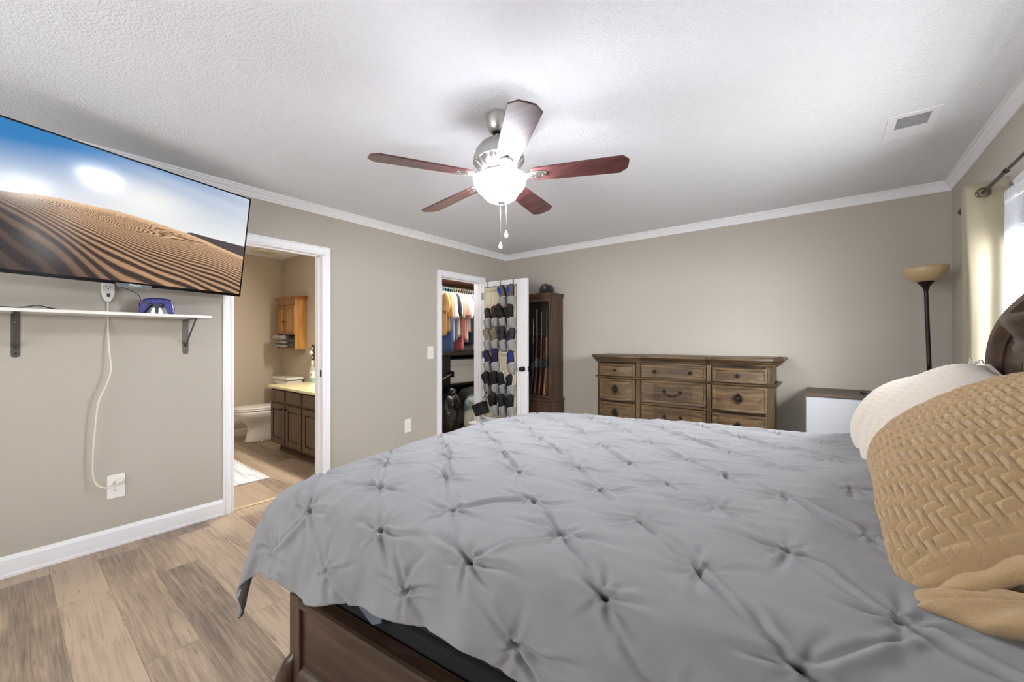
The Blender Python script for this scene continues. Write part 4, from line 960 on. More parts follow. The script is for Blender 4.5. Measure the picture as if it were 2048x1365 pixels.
# clear bin at the foot of the door
CLR = mat('clear_plastic_bin', (222, 230, 236), .15, alpha=.42, coat=.5, var=.01)
t = thing('plastic_bin', 'clear plastic bin on the floor in front of the closet door', 'bin', (-3.25, 3.62, 0))
obj('tub', MB().box(-3.40, -3.02, 3.50, 3.74, .004, .27), CLR, t, bevel=.02, seg=4)
obj('lid', MB().box(-3.415, -3.005, 3.488, 3.752, .271, .29), WHITE, t, bevel=.006)
# ------------------------------------------------------------------ closet contents
lamp('closet_light', 'POINT', (-3.95, 4.05, 2.36), 30, (1, .97, .92), radius=.06)
lamp('closet_light', 'POINT', (-4.5, 3.2, 2.30), 16, (1, .95, .88), radius=.06)
BRN = wood('brown_closet_shelf', [(74, 42, 28), (108, 66, 44), (128, 82, 58)], .5, 1, .8, .1)
RODY = (2.9, 5.1); rx_, rz_ = -4.50, 2.075
t = thing('closet_shelf', 'brown wood shelf above the hanging clothes in the closet', 'shelf', (-4.7, 4.0, 2.15))
obj('board', MB().box(-5.3, -4.30, 2.6, 5.1, 2.165, 2.185), BRN, t, bevel=.002)
obj('cleat', MB().box(-5.3, -5.28, 2.6, 5.1, 2.09, 2.165), BRN, t)
m = tag(obj('closet_rod', MB().tube([(rx_, 2.6, rz_), (rx_, 5.1, rz_)], .016, 14), SCREW, smooth=True), 'steel hanging rod in the closet carrying the shirts', 'rod')
def fabric(n, c, var=.05): return mat(n, c, .9, bump=.3, bscale=350, var=var, vscale=14, sheen=.15)
def hanger(y, col, label, name):
    t = thing('clothes_hanger', label, 'hanger', (rx_, y, rz_-.1), group='plastic hangers on the closet rod')
    m = MB()
    hk = [(rx_+.021*math.cos(a)-.0, y, rz_+.0+.021*math.sin(a)) for a in np.linspace(-2.4+PI*.25, PI*.9, 16)][::-1]
    hk = [(rx_+.021*math.cos(a), y, rz_+.021*math.sin(a)) for a in np.linspace(PI*1.05, -PI*.35, 16)]
    hk += [(rx_+.003, y, rz_-.035), (rx_, y, rz_-.06)]
    obj('hook', MB().tube(smooth_path(hk, 2), .0034, 6), col, t, smooth=True)
    obj('frame', MB().tube(smooth_path([(rx_, y, rz_-.055), (rx_-.11, y, rz_-.105), (rx_-.195, y, rz_-.150), (rx_-.185, y, rz_-.165), (rx_, y, rz_-.165), (rx_+.185, y, rz_-.165), (rx_+.195, y, rz_-.150), (rx_+.11, y, rz_-.105), (rx_, y, rz_-.055)], 4), .0048, 6), col, t, smooth=True)
def shirt(y, body, label, length=None, long=False, stripe=None, seed=0, collar=True):
    t = thing('shirt', label, 'shirt', (rx_, y, rz_-.8))
    r = np.random.default_rng(seed); length = length or r.uniform(.54, .74); a = np.linspace(0, 2*PI, 41)[:-1]; P = []
    for f in np.linspace(0, 1, 16):
        z = rz_-.085-f*length+.012*f*np.sin(a*2+seed)
        hw = np.interp(f, [0, .06, .13, .2, 1], [.055, .13, .205, .225, .235]); th_ = np.interp(f, [0, .1, .3, 1], [.012, .016, .019, .024])
        wv = .008*np.sin(a*7+seed)*min(1, f*3)+.005*np.sin(a*13+2*seed+f*3)*f
        c_, s_ = np.cos(a), np.sin(a)
        z_ = z-.04*np.abs(c_)*(f < .2)*0
        P.append(np.stack([rx_+hw*np.sign(c_)*np.abs(c_)**.8, y+(th_+wv)*s_, z+0*a], 1))
    m = MB().surf(np.array(P), cv=True); m.f.append(tuple(range(15*40, 16*40)))
    obj('body', m, body, t, smooth=True)
    for s in (-1, 1):
        L_ = .52 if long else r.uniform(.19, .31)
        pts = smooth_path([(rx_+s*.175, y, rz_-.14), (rx_+s*.225, y-.004, rz_-.19), (rx_+s*(.255+.02*math.sin(seed*3)), y-.012, rz_-.18-L_*.55), (rx_+s*(.26+.03*math.sin(seed*5)), y-.016-.012*math.sin(seed*2), rz_-.18-L_)], 4)
        rr = np.interp(np.linspace(0, 1, len(pts)), [0, .15, 1], [.012, .018, .021 if not long else .018])
        obj('sleeve', MB().tube(pts, rr, 14, flat=3.6), stripe or body, t, smooth=True)
    if collar:
        cl = [(rx_+.055*math.cos(k), y+.018*math.sin(k), rz_-.083+.008*math.cos(k)**2) for k in np.linspace(0, 2*PI, 24)]
        obj('collar', MB().tube(cl, .012, 8, cap=False), body, t, smooth=True)
def trousers(y, body, label, length=None, seed=0, z0=None):
    t = thing('trousers', label, 'trousers', (rx_, y, rz_-.95))
    length = length or .70+.13*abs(math.sin(seed*1.7)); a = np.linspace(0, 2*PI, 33)[:-1]; P = []; z0 = rz_-.15 if z0 is None else z0
    for f in np.linspace(0, 1, 14):
        c_, s_ = np.cos(a), np.sin(a); hw = np.interp(f, [0, .1, 1], [.15, .165, .175+.02*math.sin(seed)])
        P.append(np.stack([rx_+.05+.02*math.sin(seed*2+f*2)+hw*np.sign(c_)*np.abs(c_)**.7, y+(.018+.009*np.sin(5*a+seed+2*f)+.004*np.sin(11*a))*s_+.012*math.sin(3*f+seed), np.full_like(a, z0-f*length)+.02*c_*f], 1))
    m = MB().surf(np.array(P), cv=True); m.f += [tuple(range(32)), tuple(range(13*32, 14*32))]
    obj('leg', m, body, t, smooth=True)
    obj('crease', MB().tube([(p[0][0]+.001, p[0][1], p[0][2]) for p in P], .003, 6), body, t, smooth=True)
hc = {k: mat('hanger_'+k, c, .4, var=.01) for k, c in dict(white=(240, 240, 240), orange=(222, 140, 96), aqua=(150, 214, 226), blue=(96, 176, 214), lime=(182, 206, 60), tan=(190, 140, 110)).items()}
F = {k: fabric('cloth_'+k, c) for k, c in dict(mustard=(214, 172, 110), tan=(196, 156, 104), lavender=(214, 216, 236), greyprint=(128, 126, 124), black=(28, 27, 30), pale=(226, 224, 222), taupe=(150, 140, 122), salmon=(226, 150, 136), blush=(236, 206, 194), cream=(236, 230, 218), charcoal=(86, 88, 92), coral=(222, 122, 116), lilac=(196, 196, 222), white=(240, 240, 242), denim=(74, 106, 160), teal=(38, 70, 88), navy=(34, 42, 66)).items()}
items = [(3.93, 'white', 'shirt', 'tan', 'tan shirt at the near end of the closet rod', {}),
 (4.00, 'orange', 'shirt', 'mustard', 'mustard yellow shirt on an orange hanger', {}),
 (4.05, 'white', 'trousers', 'denim', 'blue denim trousers hanging low between the shirts', {}),
 (4.09, 'aqua', 'shirt', 'lavender', 'pale lavender shirt on an aqua hanger', {}),
 (4.145, 'aqua', 'shirt', 'greyprint', 'grey shirt with black sleeves beside the lavender shirt', dict(stripe='black')),
 (4.195, 'blue', 'shirt', 'pale', 'pale grey shirt on a blue hanger', {}),
 (4.245, 'blue', 'shirt', 'taupe', 'taupe shirt beside the lime hanger', {}),
 (4.285, 'lime', 'trousers', 'coral', 'coral trousers hanging below the shirts', {}),
 (4.32, 'lime', 'shirt', 'salmon', 'salmon pink shirt on a lime green hanger', {}),
 (4.37, 'white', 'shirt', 'blush', 'pale blush shirt right of the salmon one', {}),
 (4.42, 'white', 'shirt', 'cream', 'cream shirt left of the charcoal striped one', {}),
 (4.465, 'tan', 'shirt', 'charcoal', 'charcoal shirt on a tan hanger', {}),
 (4.50, 'white', 'trousers', 'teal', 'dark teal trousers hanging below the charcoal shirt', {}),
 (4.54, 'white', 'shirt', 'coral', 'coral shirt right of the charcoal shirt', {}),
 (4.59, 'white', 'shirt', 'lilac', 'lilac blue shirt near the far end of the rod', {}),
 (4.64, 'white', 'shirt', 'white', 'long white shirt near the far end of the rod', dict(length=.88, long=True)),
 (4.70, 'white', 'shirt', 'cream', 'long cream shirt behind the white one at the far end', dict(length=.86, long=True)),
 (4.76, 'white', 'shirt', 'white', 'white shirt last on the closet rod', dict(length=.8))]
for i, (y, h, kind, c, lab, kw) in enumerate(items):
    hanger(y, hc[h], f'{h} plastic hanger holding the {lab}', 'clothes_hanger')
    kw = dict(kw)
    if 'stripe' in kw: kw['stripe'] = F[kw['stripe']]
    (shirt if kind == 'shirt' else trousers)(y+random.uniform(-.006, .006), F[c], lab, seed=i+1, **kw)
# dark shelving below, white box, black bags, sacks
DKW = wood('near_black_wood', [(16, 11, 9), (28, 20, 16), (38, 28, 22)], .45, 1, .8, .15)
t = thing('shelf_unit', 'near black wood shelf unit under the hanging clothes', 'shelf unit', (-4.75, 4.2, 0))
obj('top', MB().box(-5.25, -4.28, 3.3, 5.05, 1.06, 1.11), DKW, t, bevel=.003)
obj('middle_shelf', MB().box(-5.25, -4.36, 3.3, 5.05, .60, .63), DKW, t, bevel=.003)
for y_ in (3.3, 4.06, 5.02): obj('upright', MB().box(-5.25, -4.36, y_, y_+.03, 0, 1.06), DKW, t)
obj('back', MB().box(-5.27, -5.25, 3.3, 5.05, 0, 1.06), DKW, t)
obj('drawer_front', MB().box(-4.36, -4.34, 3.34, 4.05, .64, 1.05), DKW, t, bevel=.003)
BOXW = mat('pale_grey_box', (236, 236, 238), .6, var=.02)
t = thing('storage_box', 'pale grey storage box on the dark closet shelf', 'box', (-4.55, 4.45, .63))
obj('body', MB().box(-4.98, -4.42, 4.14, 4.80, .63, .93), BOXW, t, bevel=.008); obj('lid', MB().box(-4.99, -4.41, 4.13, 4.81, .90, .985), BOXW, t, bevel=.008)
def lumpy(c, r, seed, n=40, m_=26, amp=.1, flat=.12, top=None):
    """sack: squashed ellipsoid with folds, resting flat on the floor"""
    rg = np.random.default_rng(seed); th_ = np.linspace(0.02, PI-.02, m_); ph_ = np.linspace(0, 2*PI, n+1)[:-1]
    T_, H_ = np.meshgrid(th_, ph_, indexing='ij'); d = 1+0*T_
    for k in range(9):
        f1, f2 = rg.integers(2, 9), rg.integers(1, 8); d += amp/(1+k*.3)*np.sin(f1*H_+rg.uniform(0, 6))*np.sin(f2*T_+rg.uniform(0, 6))
    s_ = np.sin(T_)**.55*d
    if top: s_ *= np.interp(T_, [0, .5, 1.0, PI], [top, .75, 1, 1])
    x = c[0]+r[0]*s_*np.cos(H_); y = c[1]+r[1]*s_*np.sin(H_); z = c[2]+r[2]*np.cos(T_)*(1+.05*(d-1))
    z = np.maximum(z, c[2]-r[2]*.93)
    return MB().surf(np.stack([x, y, z], -1), cv=True)
GBAG = mat('black_bin_liner', (14, 14, 15), .22, bump=.9, bscale=16, bdist=.02, detail=6, coat=.4)
t = thing('garbage_bag', 'full shiny black garbage bag standing on the closet floor', 'garbage bag', (-4.10, 3.86, 0))
obj('sack', lumpy((-4.10, 3.85, .265), (.17, .17, .268), 3, amp=.07), GBAG, t, smooth=True)
obj('neck', lumpy((-4.10, 3.87, .555), (.07, .06, .06), 5, amp=.12), GBAG, t, smooth=True)
CBAG = mat('clear_plastic_bag', (232, 236, 232), .12, alpha=.16, coat=.7, bump=.8, bscale=18, bdist=.015, var=.01)
t = thing('clear_bag', 'clear plastic bag stuffed with pale green and white things, right of the black garbage bag', 'plastic bag', (-3.86, 4.08, 0))
obj('sack', lumpy((-3.86, 4.09, .26), (.165, .165, .262), 8, amp=.07), CBAG, t, smooth=True)
obj('contents', lumpy((-3.86, 4.09, .165), (.148, .148, .163), 11, amp=.06), mat('pale_contents', (232, 228, 212), .8, bump=.8, bscale=20, bdist=.02, var=.15, vscale=9), t, smooth=True)
obj('upper_contents', lumpy((-3.86, 4.09, .405), (.13, .13, .085), 13, amp=.08), mat('green_print_contents', (150, 172, 158), .7, bump=.5, bscale=30, var=.3, vscale=26), t, smooth=True)
obj('blue_cap', MB().ell((-3.95, 4.00, .42), (.022, .022, .022)), mat('blue_cap_plastic', (30, 100, 190), .3, var=.02), t, smooth=True)
DUF = mat('black_duffel_cloth', (20, 20, 22), .8, bump=.3, bscale=120, var=.06)
t = thing('duffel_bag', 'black duffel bag lying behind the sacks in the closet', 'duffel bag', (-4.25, 4.42, .0))
obj('body', MB().lathe([(0, -.42), (.14, -.41), (.185, -.36), (.20, -.2), (.20, .2), (.185, .36), (.14, .41), (0, .42)], (-4.10, 4.52, .40), 24, axis='y'), DUF, t, smooth=True)
obj('handle', MB().tube(smooth_path([(-4.0, 4.25, .56), (-3.98, 4.30, .64), (-3.97, 4.45, .66), (-3.98, 4.55, .63), (-4.0, 4.60, .56)], 6), .014, 8), mat('grey_webbing', (120, 116, 110), .7, var=.05), t, smooth=True)
t = thing('suitcase', 'black suitcase under the duffel bag in the closet', 'suitcase', (-4.1, 4.55, 0))
obj('shell', MB().box(-4.30, -3.93, 4.27, 4.98, .02, .20), DUF, t, bevel=.03, seg=4)
for y_ in (4.33, 4.92): obj('wheel', MB().lathe([(.02, -.012), (.02, .012)], (-3.97, y_, .02), 14, axis='y'), BLACKP, t)
t = thing('vacuum_wand', 'black wand leaning against the dark shelf unit', 'vacuum wand', (-4.28, 3.75, .6))
obj('tube', MB().tube([(-4.29, 3.62, .635), (-4.30, 4.04, .78)], .018, 12), BLACKP, t, smooth='auto')
obj('nozzle', MB().box(-4.34, -4.25, 4.035, 4.065, .74, .83), BLACKP, t, bevel=.008)
obj('grey_strip', MB().tube([(-4.270, 3.62, .642), (-4.280, 4.03, .785)], .005, 8), mat('grey_strip', (120, 116, 112), .4, var=.02), t)
# ------------------------------------------------------------------ bathroom
lamp('vanity_light', 'AREA', (-4.15, 2.30, 2.02), 30, (1.0, .93, .83), (math.radians(-50), 0, 0), .7, .12)
lamp('bathroom_ceiling_light', 'AREA', (-4.9, .9, 2.42), 2.5, (1.0, .93, .82), (0, 0, 0), .4, .4)
CER = mat('white_vitreous_china', (238, 234, 226), .12, coat=.5, var=.005)
tx = -5.69
def oval(cx, cy, hx, y0, y1, z, n=36, sq=.9):
    a = np.linspace(0, 2*PI, n+1)[:-1]; c, s = np.cos(a), np.sin(a)
    return np.stack([cx+hx*np.sign(c)*np.abs(c)**sq, cy+np.where(s > 0, (y1-cy), (cy-y0))*np.sign(s)*np.abs(s)**sq, np.full_like(a, z)], 1)
t = thing('toilet', 'white toilet in the bathroom beside the vanity', 'toilet', (tx, 2.1, 0))
lv = [(0, .115, 1.87, 2.42), (.02, .118, 1.865, 2.42), (.06, .108, 1.885, 2.42), (.14, .100, 1.90, 2.40), (.20, .105, 1.895, 2.38), (.26, .130, 1.85, 2.34), (.32, .165, 1.785, 2.30), (.36, .178, 1.76, 2.29), (.395, .182, 1.752, 2.285), (.402, .176, 1.76, 2.28), (.402, .13, 1.81, 2.22), (.36, .12, 1.83, 2.2), (.28, .07, 1.92, 2.12), (.25, .01, 2.0, 2.03)]
P = np.array([oval(tx, (a+b)/2, h, a, b, z) for z, h, a, b in lv])
m = MB().surf(P, cv=True); m.f.append(tuple(range(36)))
obj('bowl', m, CER, t, smooth=True)
m = MB().surf(np.array([oval(tx, 2.02, h, 2.02-d, 2.02+e, z) for h, d, e, z in ((.17, .25, .25, .403), (.187, .272, .255, .405), (.19, .276, .257, .414), (.186, .272, .255, .423), (.13, .20, .18, .423), (.125, .195, .175, .405))]), cv=True)
obj('seat', m, CER, t, smooth='auto')
m = MB().surf(np.array([oval(tx, 2.02, h, 2.02-d, 2.02+e, z) for h, d, e, z in ((.17, .25, .25, .426), (.187, .273, .255, .427), (.188, .274, .256, .438), (.182, .266, .25, .446), (.10, .16, .16, .452), (.01, .02, .02, .453))]), cv=True)
m.f.append(tuple(range(5*36, 6*36)))
obj('lid', m, CER, t, smooth='auto')
obj('pedestal_side', MB().prism([(2.12, .0), (2.42, .0), (2.42, .10), (2.30, .11), (2.22, .20), (2.12, .22)], tx-.125, tx+.125, axis='x'), CER, t, bevel=.02, seg=4)
obj('tank', MB().box(tx-.215, tx+.215, 2.285, 2.475, .40, .755), CER, t, bevel=.022, seg=4)
obj('tank_lid', MB().box(tx-.228, tx+.228, 2.270, 2.482, .756, .792), CER, t, bevel=.012, seg=3)
obj('flush_lever', MB().tube([(tx-.15, 2.285, .70), (tx-.15, 2.268, .70), (tx-.09, 2.262, .695)], .006, 8), SCREW, t, smooth=True)
obj('bolt_cap', MB().ell((tx+.118, 2.02, .014), (.012, .012, .014)), CER, t, smooth=True)
# vanity
VW = wood('vanity_taupe_wood', [(60, 43, 26), (82, 60, 38), (98, 74, 48)], .45, 2, .8, .1)
VWD = wood('vanity_dark_wood', [(46, 32, 20), (62, 44, 28), (76, 56, 38)], .5, 2, .8, .1)
vx0, vx1, vyf = -5.09, -3.62, 1.95
t = thing('vanity_cabinet', 'brown wooden vanity cabinet with panelled doors in the bathroom', 'vanity', (-4.35, 2.2, 0))
obj('carcass', MB().box(vx0, vx1, vyf, 2.498, .095, .728), VWD, t, bevel=.002)
obj('toe_kick', MB().box(vx0+.06, vx1, vyf+.07, 2.49, 0, .095), VWD, t)
obj('toe_moulding', MB().box(vx0+.055, vx1, vyf+.058, vyf+.07, 0, .03), VW, t, bevel=.003)
doors = [(-5.075, -4.715), (-4.685, -4.315), (-4.285, -3.925), (-3.895, -3.64)]
for i, (a, b) in enumerate(doors):
    d = obj('false_drawer', MB().box(a, b, vyf-.018, vyf, .588, .712), VW, t, bevel=.006)
    fr = MB(); z0, z1 = .115, .560; s_ = .058
    fr.box(a, a+s_, vyf-.019, vyf, z0, z1).box(b-s_, b, vyf-.019, vyf, z0, z1).box(a+s_, b-s_, vyf-.019, vyf, z0, z0+s_).box(a+s_, b-s_, vyf-.019, vyf, z1-s_, z1)
    d = obj('door', fr, VW, t, bevel=.003)
    obj('door_field', MB().box(a+s_, b-s_, vyf-.008, vyf-.002, z0+s_, z1-s_), VWD, d)
    obj('door_panel', MB().box(a+s_+.014, b-s_-.014, vyf-.016, vyf-.004, z0+s_+.014, z1-s_-.014), VW, d, bevel=.006)
    kx = (b-.03) if i % 2 == 0 else (a+.03)
    if i < 3: obj('knob', MB().lathe([(.007, 0), (.005, -.010), (.010, -.016), (.012, -.021), (.009, -.026), (0, -.027)], (kx, vyf-.019, z1-.045), 14, axis='y'), BLACKM, d, smooth=True)
CT = mat('cream_cultured_marble', (236, 222, 178), .2, coat=.4, var=.02, vscale=5)
t = thing('vanity_countertop', 'cream countertop with moulded sink on the bathroom vanity', 'countertop', (-4.35, 2.2, .73))
bx, by, hx, hy = -4.25, 2.20, .23, .155
a = np.linspace(0, 2*PI, 65)[:-1]; ox, oy = np.cos(a), np.sin(a)
x0, x1, y0, y1 = vx0-.06, vx1+.01, vyf-.028, 2.498
def edge(z, g=0):
    sx = np.where(ox > 0, (x1-g-bx), (bx-x0-g))/np.maximum(np.abs(ox), 1e-6); sy = np.where(oy > 0, (y1-g-by), (by-y0-g))/np.maximum(np.abs(oy), 1e-6)
    s = np.minimum(sx, sy); return np.stack([bx+ox*s, by+oy*s, np.full_like(a, z)], 1)
def el(f, z): return np.stack([bx+hx*f*ox, by+hy*f*oy, np.full_like(a, z)], 1)
m = MB().surf(np.array([edge(.7285, .012), edge(.7285), edge(.752), edge(.757, .005), el(1.12, .757), el(1.03, .755), el(.97, .745), el(.86, .71), el(.66, .67), el(.3, .645), el(.08, .643)]), cv=True)
m.box(x0, x1, 2.478, 2.497, .757, .83)
obj('slab', m, CT, t, smooth='auto')
obj('drain', MB().lathe([(.022, .640), (.022, .646), (.016, .6475), (0, .6475)], (bx, by, 0), 18), SCREW, t, smooth='auto')
fa = MB().lathe([(.028, .757), (.026, .77), (.014, .78), (.013, .84), (.0, .845)], (bx, 2.40, 0), 16); fa.tube(smooth_path([(bx, 2.40, .82), (bx, 2.36, .865), (bx, 2.30, .865), (bx, 2.275, .83)], 6), .011, 10)
obj('faucet', fa, SCREW, t, smooth='auto')
# mouthwash bottle
CLB = mat('clear_bottle_plastic', (235, 246, 242), .05, alpha=.3, coat=.6, var=.004)
MW = mat('green_mouthwash', (90, 180, 156), .08, trans=.0, var=.01)
qx, qy, qz = -5.05, 2.40, .757
t = thing('mouthwash_bottle', 'clear mouthwash bottle with white cap and a little green liquid on the vanity', 'bottle', (qx, qy, qz))
S = Matrix.Translation((qx, qy, qz)) @ Matrix.Diagonal((1.25, .8, 1, 1))
obj('bottle', MB().lathe([(0, .001), (.034, .001), (.038, .006), (.038, .15), (.036, .165), (.024, .19), (.015, .205), (.014, .215), (0, .215)], n=28, M=S), CLB, t, smooth='auto')
obj('liquid', MB().lathe([(0, .004), (.033, .004), (.0355, .008), (.0355, .045), (0, .045)], n=28, M=S), MW, t, smooth='auto')
obj('cap', MB().lathe([(.0165, .2155), (.0175, .218), (.0175, .262), (.015, .266), (0, .267)], n=24, M=S), WHITE, t, smooth='auto')
lb = obj('paper_label', MB().lathe([(.0386, .055), (.0386, .135)], n=40, M=S, cap=False), WHITE, t, smooth=True)
obj('label_mark', MB().box(qx+.014, qx+.036, qy-.0312, qy-.0300, qz+.085, qz+.105), mat('blue_label_ink', (60, 84, 140), .5, var=.02), lb)
# dark outlet with plug-in night light
BRP = mat('brown_outlet_plate', (66, 46, 36), .4, var=.04)
t = thing('plug_in_freshener', 'white plug-in freshener on the dark outlet beside the wall cabinet', 'air freshener', (-5.235, 2.47, 1.12))
obj('body', MB().ell((-5.235, 2.472, 1.115), (.026, .022, .028)), WHITE, t, smooth=True); obj('prong_block', MB().box(-5.25, -5.22, 2.475, 2.492, 1.10, 1.13), WHITE, t)
t = thing('wall_outlet', 'dark brown outlet plate on the bathroom wall above the mouthwash bottle', 'outlet', (-5.235, 2.497, 1.12))
obj('cover_plate', MB().box(-5.272, -5.198, 2.4925, 2.4995, 1.02, 1.22), BRP, t, bevel=.002)
for z in (1.175, 1.06): obj('receptacle', MB().box(-5.25, -5.22, 2.4905, 2.4935, z-.018, z+.018), WHITE, t, bevel=.003)
# wall cabinet over the toilet
MP = wood('honey_maple', [(140, 96, 44), (172, 122, 60), (196, 146, 80)], .4, 2, .6, .2); MPF = wood('honey_maple_front', [(116, 76, 36), (146, 98, 50), (168, 118, 66)], .4, 2, .6, .2)
cx0, cx1, cyf, cz0, cz1 = -5.955, -5.415, 2.348, 1.165, 1.83
t = thing('wall_cabinet', 'honey coloured wall cabinet with two doors above the toilet', 'wall cabinet', ((cx0+cx1)/2, 2.42, cz0))
obj('side', MB().box(cx1-.018, cx1, cyf, 2.498, cz0, cz1), MP, t, bevel=.001); obj('side', MB().box(cx0, cx0+.018, cyf, 2.498, cz0, cz1), MP, t, bevel=.001)
obj('back', MB().box(cx0+.002, cx1-.002, 2.488, 2.497, cz0+.001, cz1-.001), MPF, t)
for z in (cz0, 1.352, cz1-.02): obj('shelf_board', MB().box(cx0+.018, cx1-.018, cyf+.004, 2.49, z, z+.018), MPF, t)
obj('frieze', MB().box(cx0+.001, cx1-.001, cyf-.004, cyf-.0005, 1.745, cz1-.002), MPF, t)
obj('cornice', ringmould([(0, cz1-.012), (.010, cz1-.006), (.014, cz1+.006), (.028, cz1+.018), (.030, cz1+.03)], cx0, cx1, cyf, 2.498), MPF, t)
xm = (cx0+cx1)/2
for a, b, kx in ((cx0+.004, xm-.002, xm-.022), (xm+.002, cx1-.004, xm+.022)):
    fr = MB(); z0, z1 = 1.362, 1.738; s_ = .042
    fr.box(a, a+s_, cyf-.016, cyf, z0, z1).box(b-s_, b, cyf-.016, cyf, z0, z1).box(a+s_, b-s_, cyf-.016, cyf, z0, z0+s_).box(a+s_, b-s_, cyf-.016, cyf, z1-s_, z1)
    d = obj('door', fr, MPF, t, bevel=.002)
    obj('door_panel', MB().box(a+s_, b-s_, cyf-.008, cyf-.002, z0+s_, z1-s_), MP, d)
    obj('knob', MB().lathe([(.005, 0), (.004, -.010), (.009, -.015), (.010, -.020), (.006, -.024), (0, -.0245)], (kx, cyf-.016, 1.525), 12, axis='y'), BLACKM, d, smooth=True)
TW = mat('grey_terry_towel', (142, 136, 130), .95, bump=1, bscale=260, bdist=.004, sheen=.4, var=.06, vscale=60)
TWD = mat('dark_teal_towel', (44, 56, 58), .95, bump=1, bscale=260, bdist=.004, sheen=.4, var=.06, vscale=60)
def towel(x0, x1, y0, y1, z0, z1, mt, label):
    P = []
    for f in np.linspace(0, 1, 14):
        x = x0+(x1-x0)*f; e = min(1, min(f, 1-f)*9)**.5; zc = (z0+z1)/2; h = (z1-z0)/2*(.72+.28*e); q = []
        for k in np.linspace(0, 2*PI, 25)[:-1]:
            c, s = math.cos(k), math.sin(k)
            q.append((x+.004*math.sin(5*k), (y0+y1)/2+(y1-y0)/2*np.sign(c)*abs(c)**.6+.003*math.sin(9*f), zc+h*np.sign(s)*abs(s)**.7+.004*math.sin(6*f+z0*90)))
        P.append(q)
    m = MB().surf(np.array(P), cv=True); m.f += [tuple(range(24)), tuple(range(13*24, 14*24))]
    tag(obj('folded_towel', m, mt, smooth=True), label, 'towel', 'towels in the wall cabinet')
zz = cz0+.020
towel(-5.93, -5.66, 2.27, 2.47, zz, zz+.042, TW, 'grey folded towel at the bottom of the stack in the wall cabinet')
towel(-5.93, -5.67, 2.28, 2.47, zz+.044, zz+.09, TW, 'grey folded towel in the middle of the stack in the wall cabinet')
towel(-5.935, -5.66, 2.26, 2.47, zz+.092, zz+.158, TW, 'puffy grey folded towel on top of the stack in the wall cabinet')
towel(-5.64, -5.45, 2.36, 2.475, zz, zz+.06, TWD, 'dark teal folded towel, lower one beside the grey stack')
towel(-5.64, -5.45, 2.36, 2.475, zz+.062, zz+.122, TWD, 'dark teal folded towel, upper one beside the grey stack')
# bath rug, exhaust grille, floor register
RUG = bpy.data.materials.new('white_grey_rug'); RUG.use_nodes = True; N = RUG.node_tree.nodes; L = RUG.node_tree.links; b = N['Principled BSDF']; b.inputs['Roughness'].default_value = .95
tc = N.new('ShaderNodeTexCoord'); mp = N.new('ShaderNodeMapping'); mp.inputs['Scale'].default_value = (3, 34, 1); L.new(tc.outputs['Object'], mp.inputs[0]); nz = N.new('ShaderNodeTexNoise'); nz.inputs['Scale'].default_value = 1; nz.inputs['Detail'].default_value = 4; L.new(mp.outputs[0], nz.inputs['Vector'])
rp = N.new('ShaderNodeValToRGB'); rp.color_ramp.elements[0].position = .35; rp.color_ramp.elements[0].color = lin((196, 198, 204)); rp.color_ramp.elements[1].position = .58; rp.color_ramp.elements[1].color = lin((238, 238, 240)); L.new(nz.outputs[0], rp.inputs[0]); L.new(rp.outputs[0], b.inputs['Base Color'])
n2 = N.new('ShaderNodeTexNoise'); n2.inputs['Scale'].default_value = 220; bp = N.new('ShaderNodeBump'); bp.inputs['Strength'].default_value = .6; bp.inputs['Distance'].default_value = .004; L.new(tc.outputs['Object'], n2.inputs['Vector']); L.new(n2.outputs[0], bp.inputs['Height']); L.new(bp.outputs[0], b.inputs['Normal'])
U_, V_ = np.meshgrid(np.linspace(0, 1, 30), np.linspace(0, 1, 20), indexing='ij')
tag(obj('bath_rug', MB().surf(np.stack([-5.05+1.0*U_, .72+.81*V_, .010+.002*np.sin(9*U_+7*V_)], -1)), RUG, smooth=True, solid=.009), 'white and grey rug on the bathroom floor', 'rug')
t = thing('exhaust_vent', 'cream square exhaust vent in the bathroom ceiling', 'vent', (-5.72, 2.12, ZC))
obj('cover', MB().box(-5.86, -5.60, 1.98, 2.24, ZC-.022, ZC-.001), mat('cream_vent_plastic', (232, 226, 210), .4, var=.01), t, bevel=.010)
m = MB()
for k in range(7): m.box(-5.83, -5.63, 2.005+k*.031, 2.011+k*.031, ZC-.0235, ZC-.0215)
obj('grille', m, mat('vent_shadow_slots', (150, 146, 136), .6, var=.01), t)
# ------------------------------------------------------------------ bed frame
BWD = wood('bed_dark_walnut', [(44, 31, 23), (64, 46, 34), (84, 62, 46)], .36, 0, .9, .3)
BWV = wood('bed_dark_walnut_upright', [(44, 31, 23), (64, 46, 34), (84, 62, 46)], .36, 2, .9, .3)
BWY = wood('bed_dark_walnut_cross', [(44, 31, 23), (64, 46, 34), (84, 62, 46)], .36, 1, .9, .3)
BA = math.radians(5.5)
BO = Matrix.Translation((-1.41, .605, 0)) @ Matrix.Rotation(BA, 4, 'Z')
BW_, BL_ = 1.57, 2.08
def bd_(m): m.v = [tuple(BO @ Vector(p)) for p in m.v]; return m
t = thing('bed_frame', 'dark walnut bed frame with arched headboard under the grey duvet', 'bed', M=BO)
def rail(w0, s, name='side_rail'):
    # s = -1: outer face towards -w
    o = lambda a: w0+s*a
    prof = [(0, .13), (.018, .13), (.020, .165), (.012, .185), (.004, .197), (.0, .205), (0, .385), (.006, .392), (.012, .40), (.014, .413), (.012, .424), (.004, .428), (-.035, .428), (-.035, .13)]
    P = np.array([[(x, o(a), z) for a, z in prof] for x in (.055, BL_-.02)])
    m = MB().surf(P, cv=True); m.f += [tuple(range(14)), tuple(range(14, 28))]
    return obj(name, bd_(m), BWD, t)
rail(0, -1); rail(BW_, 1)
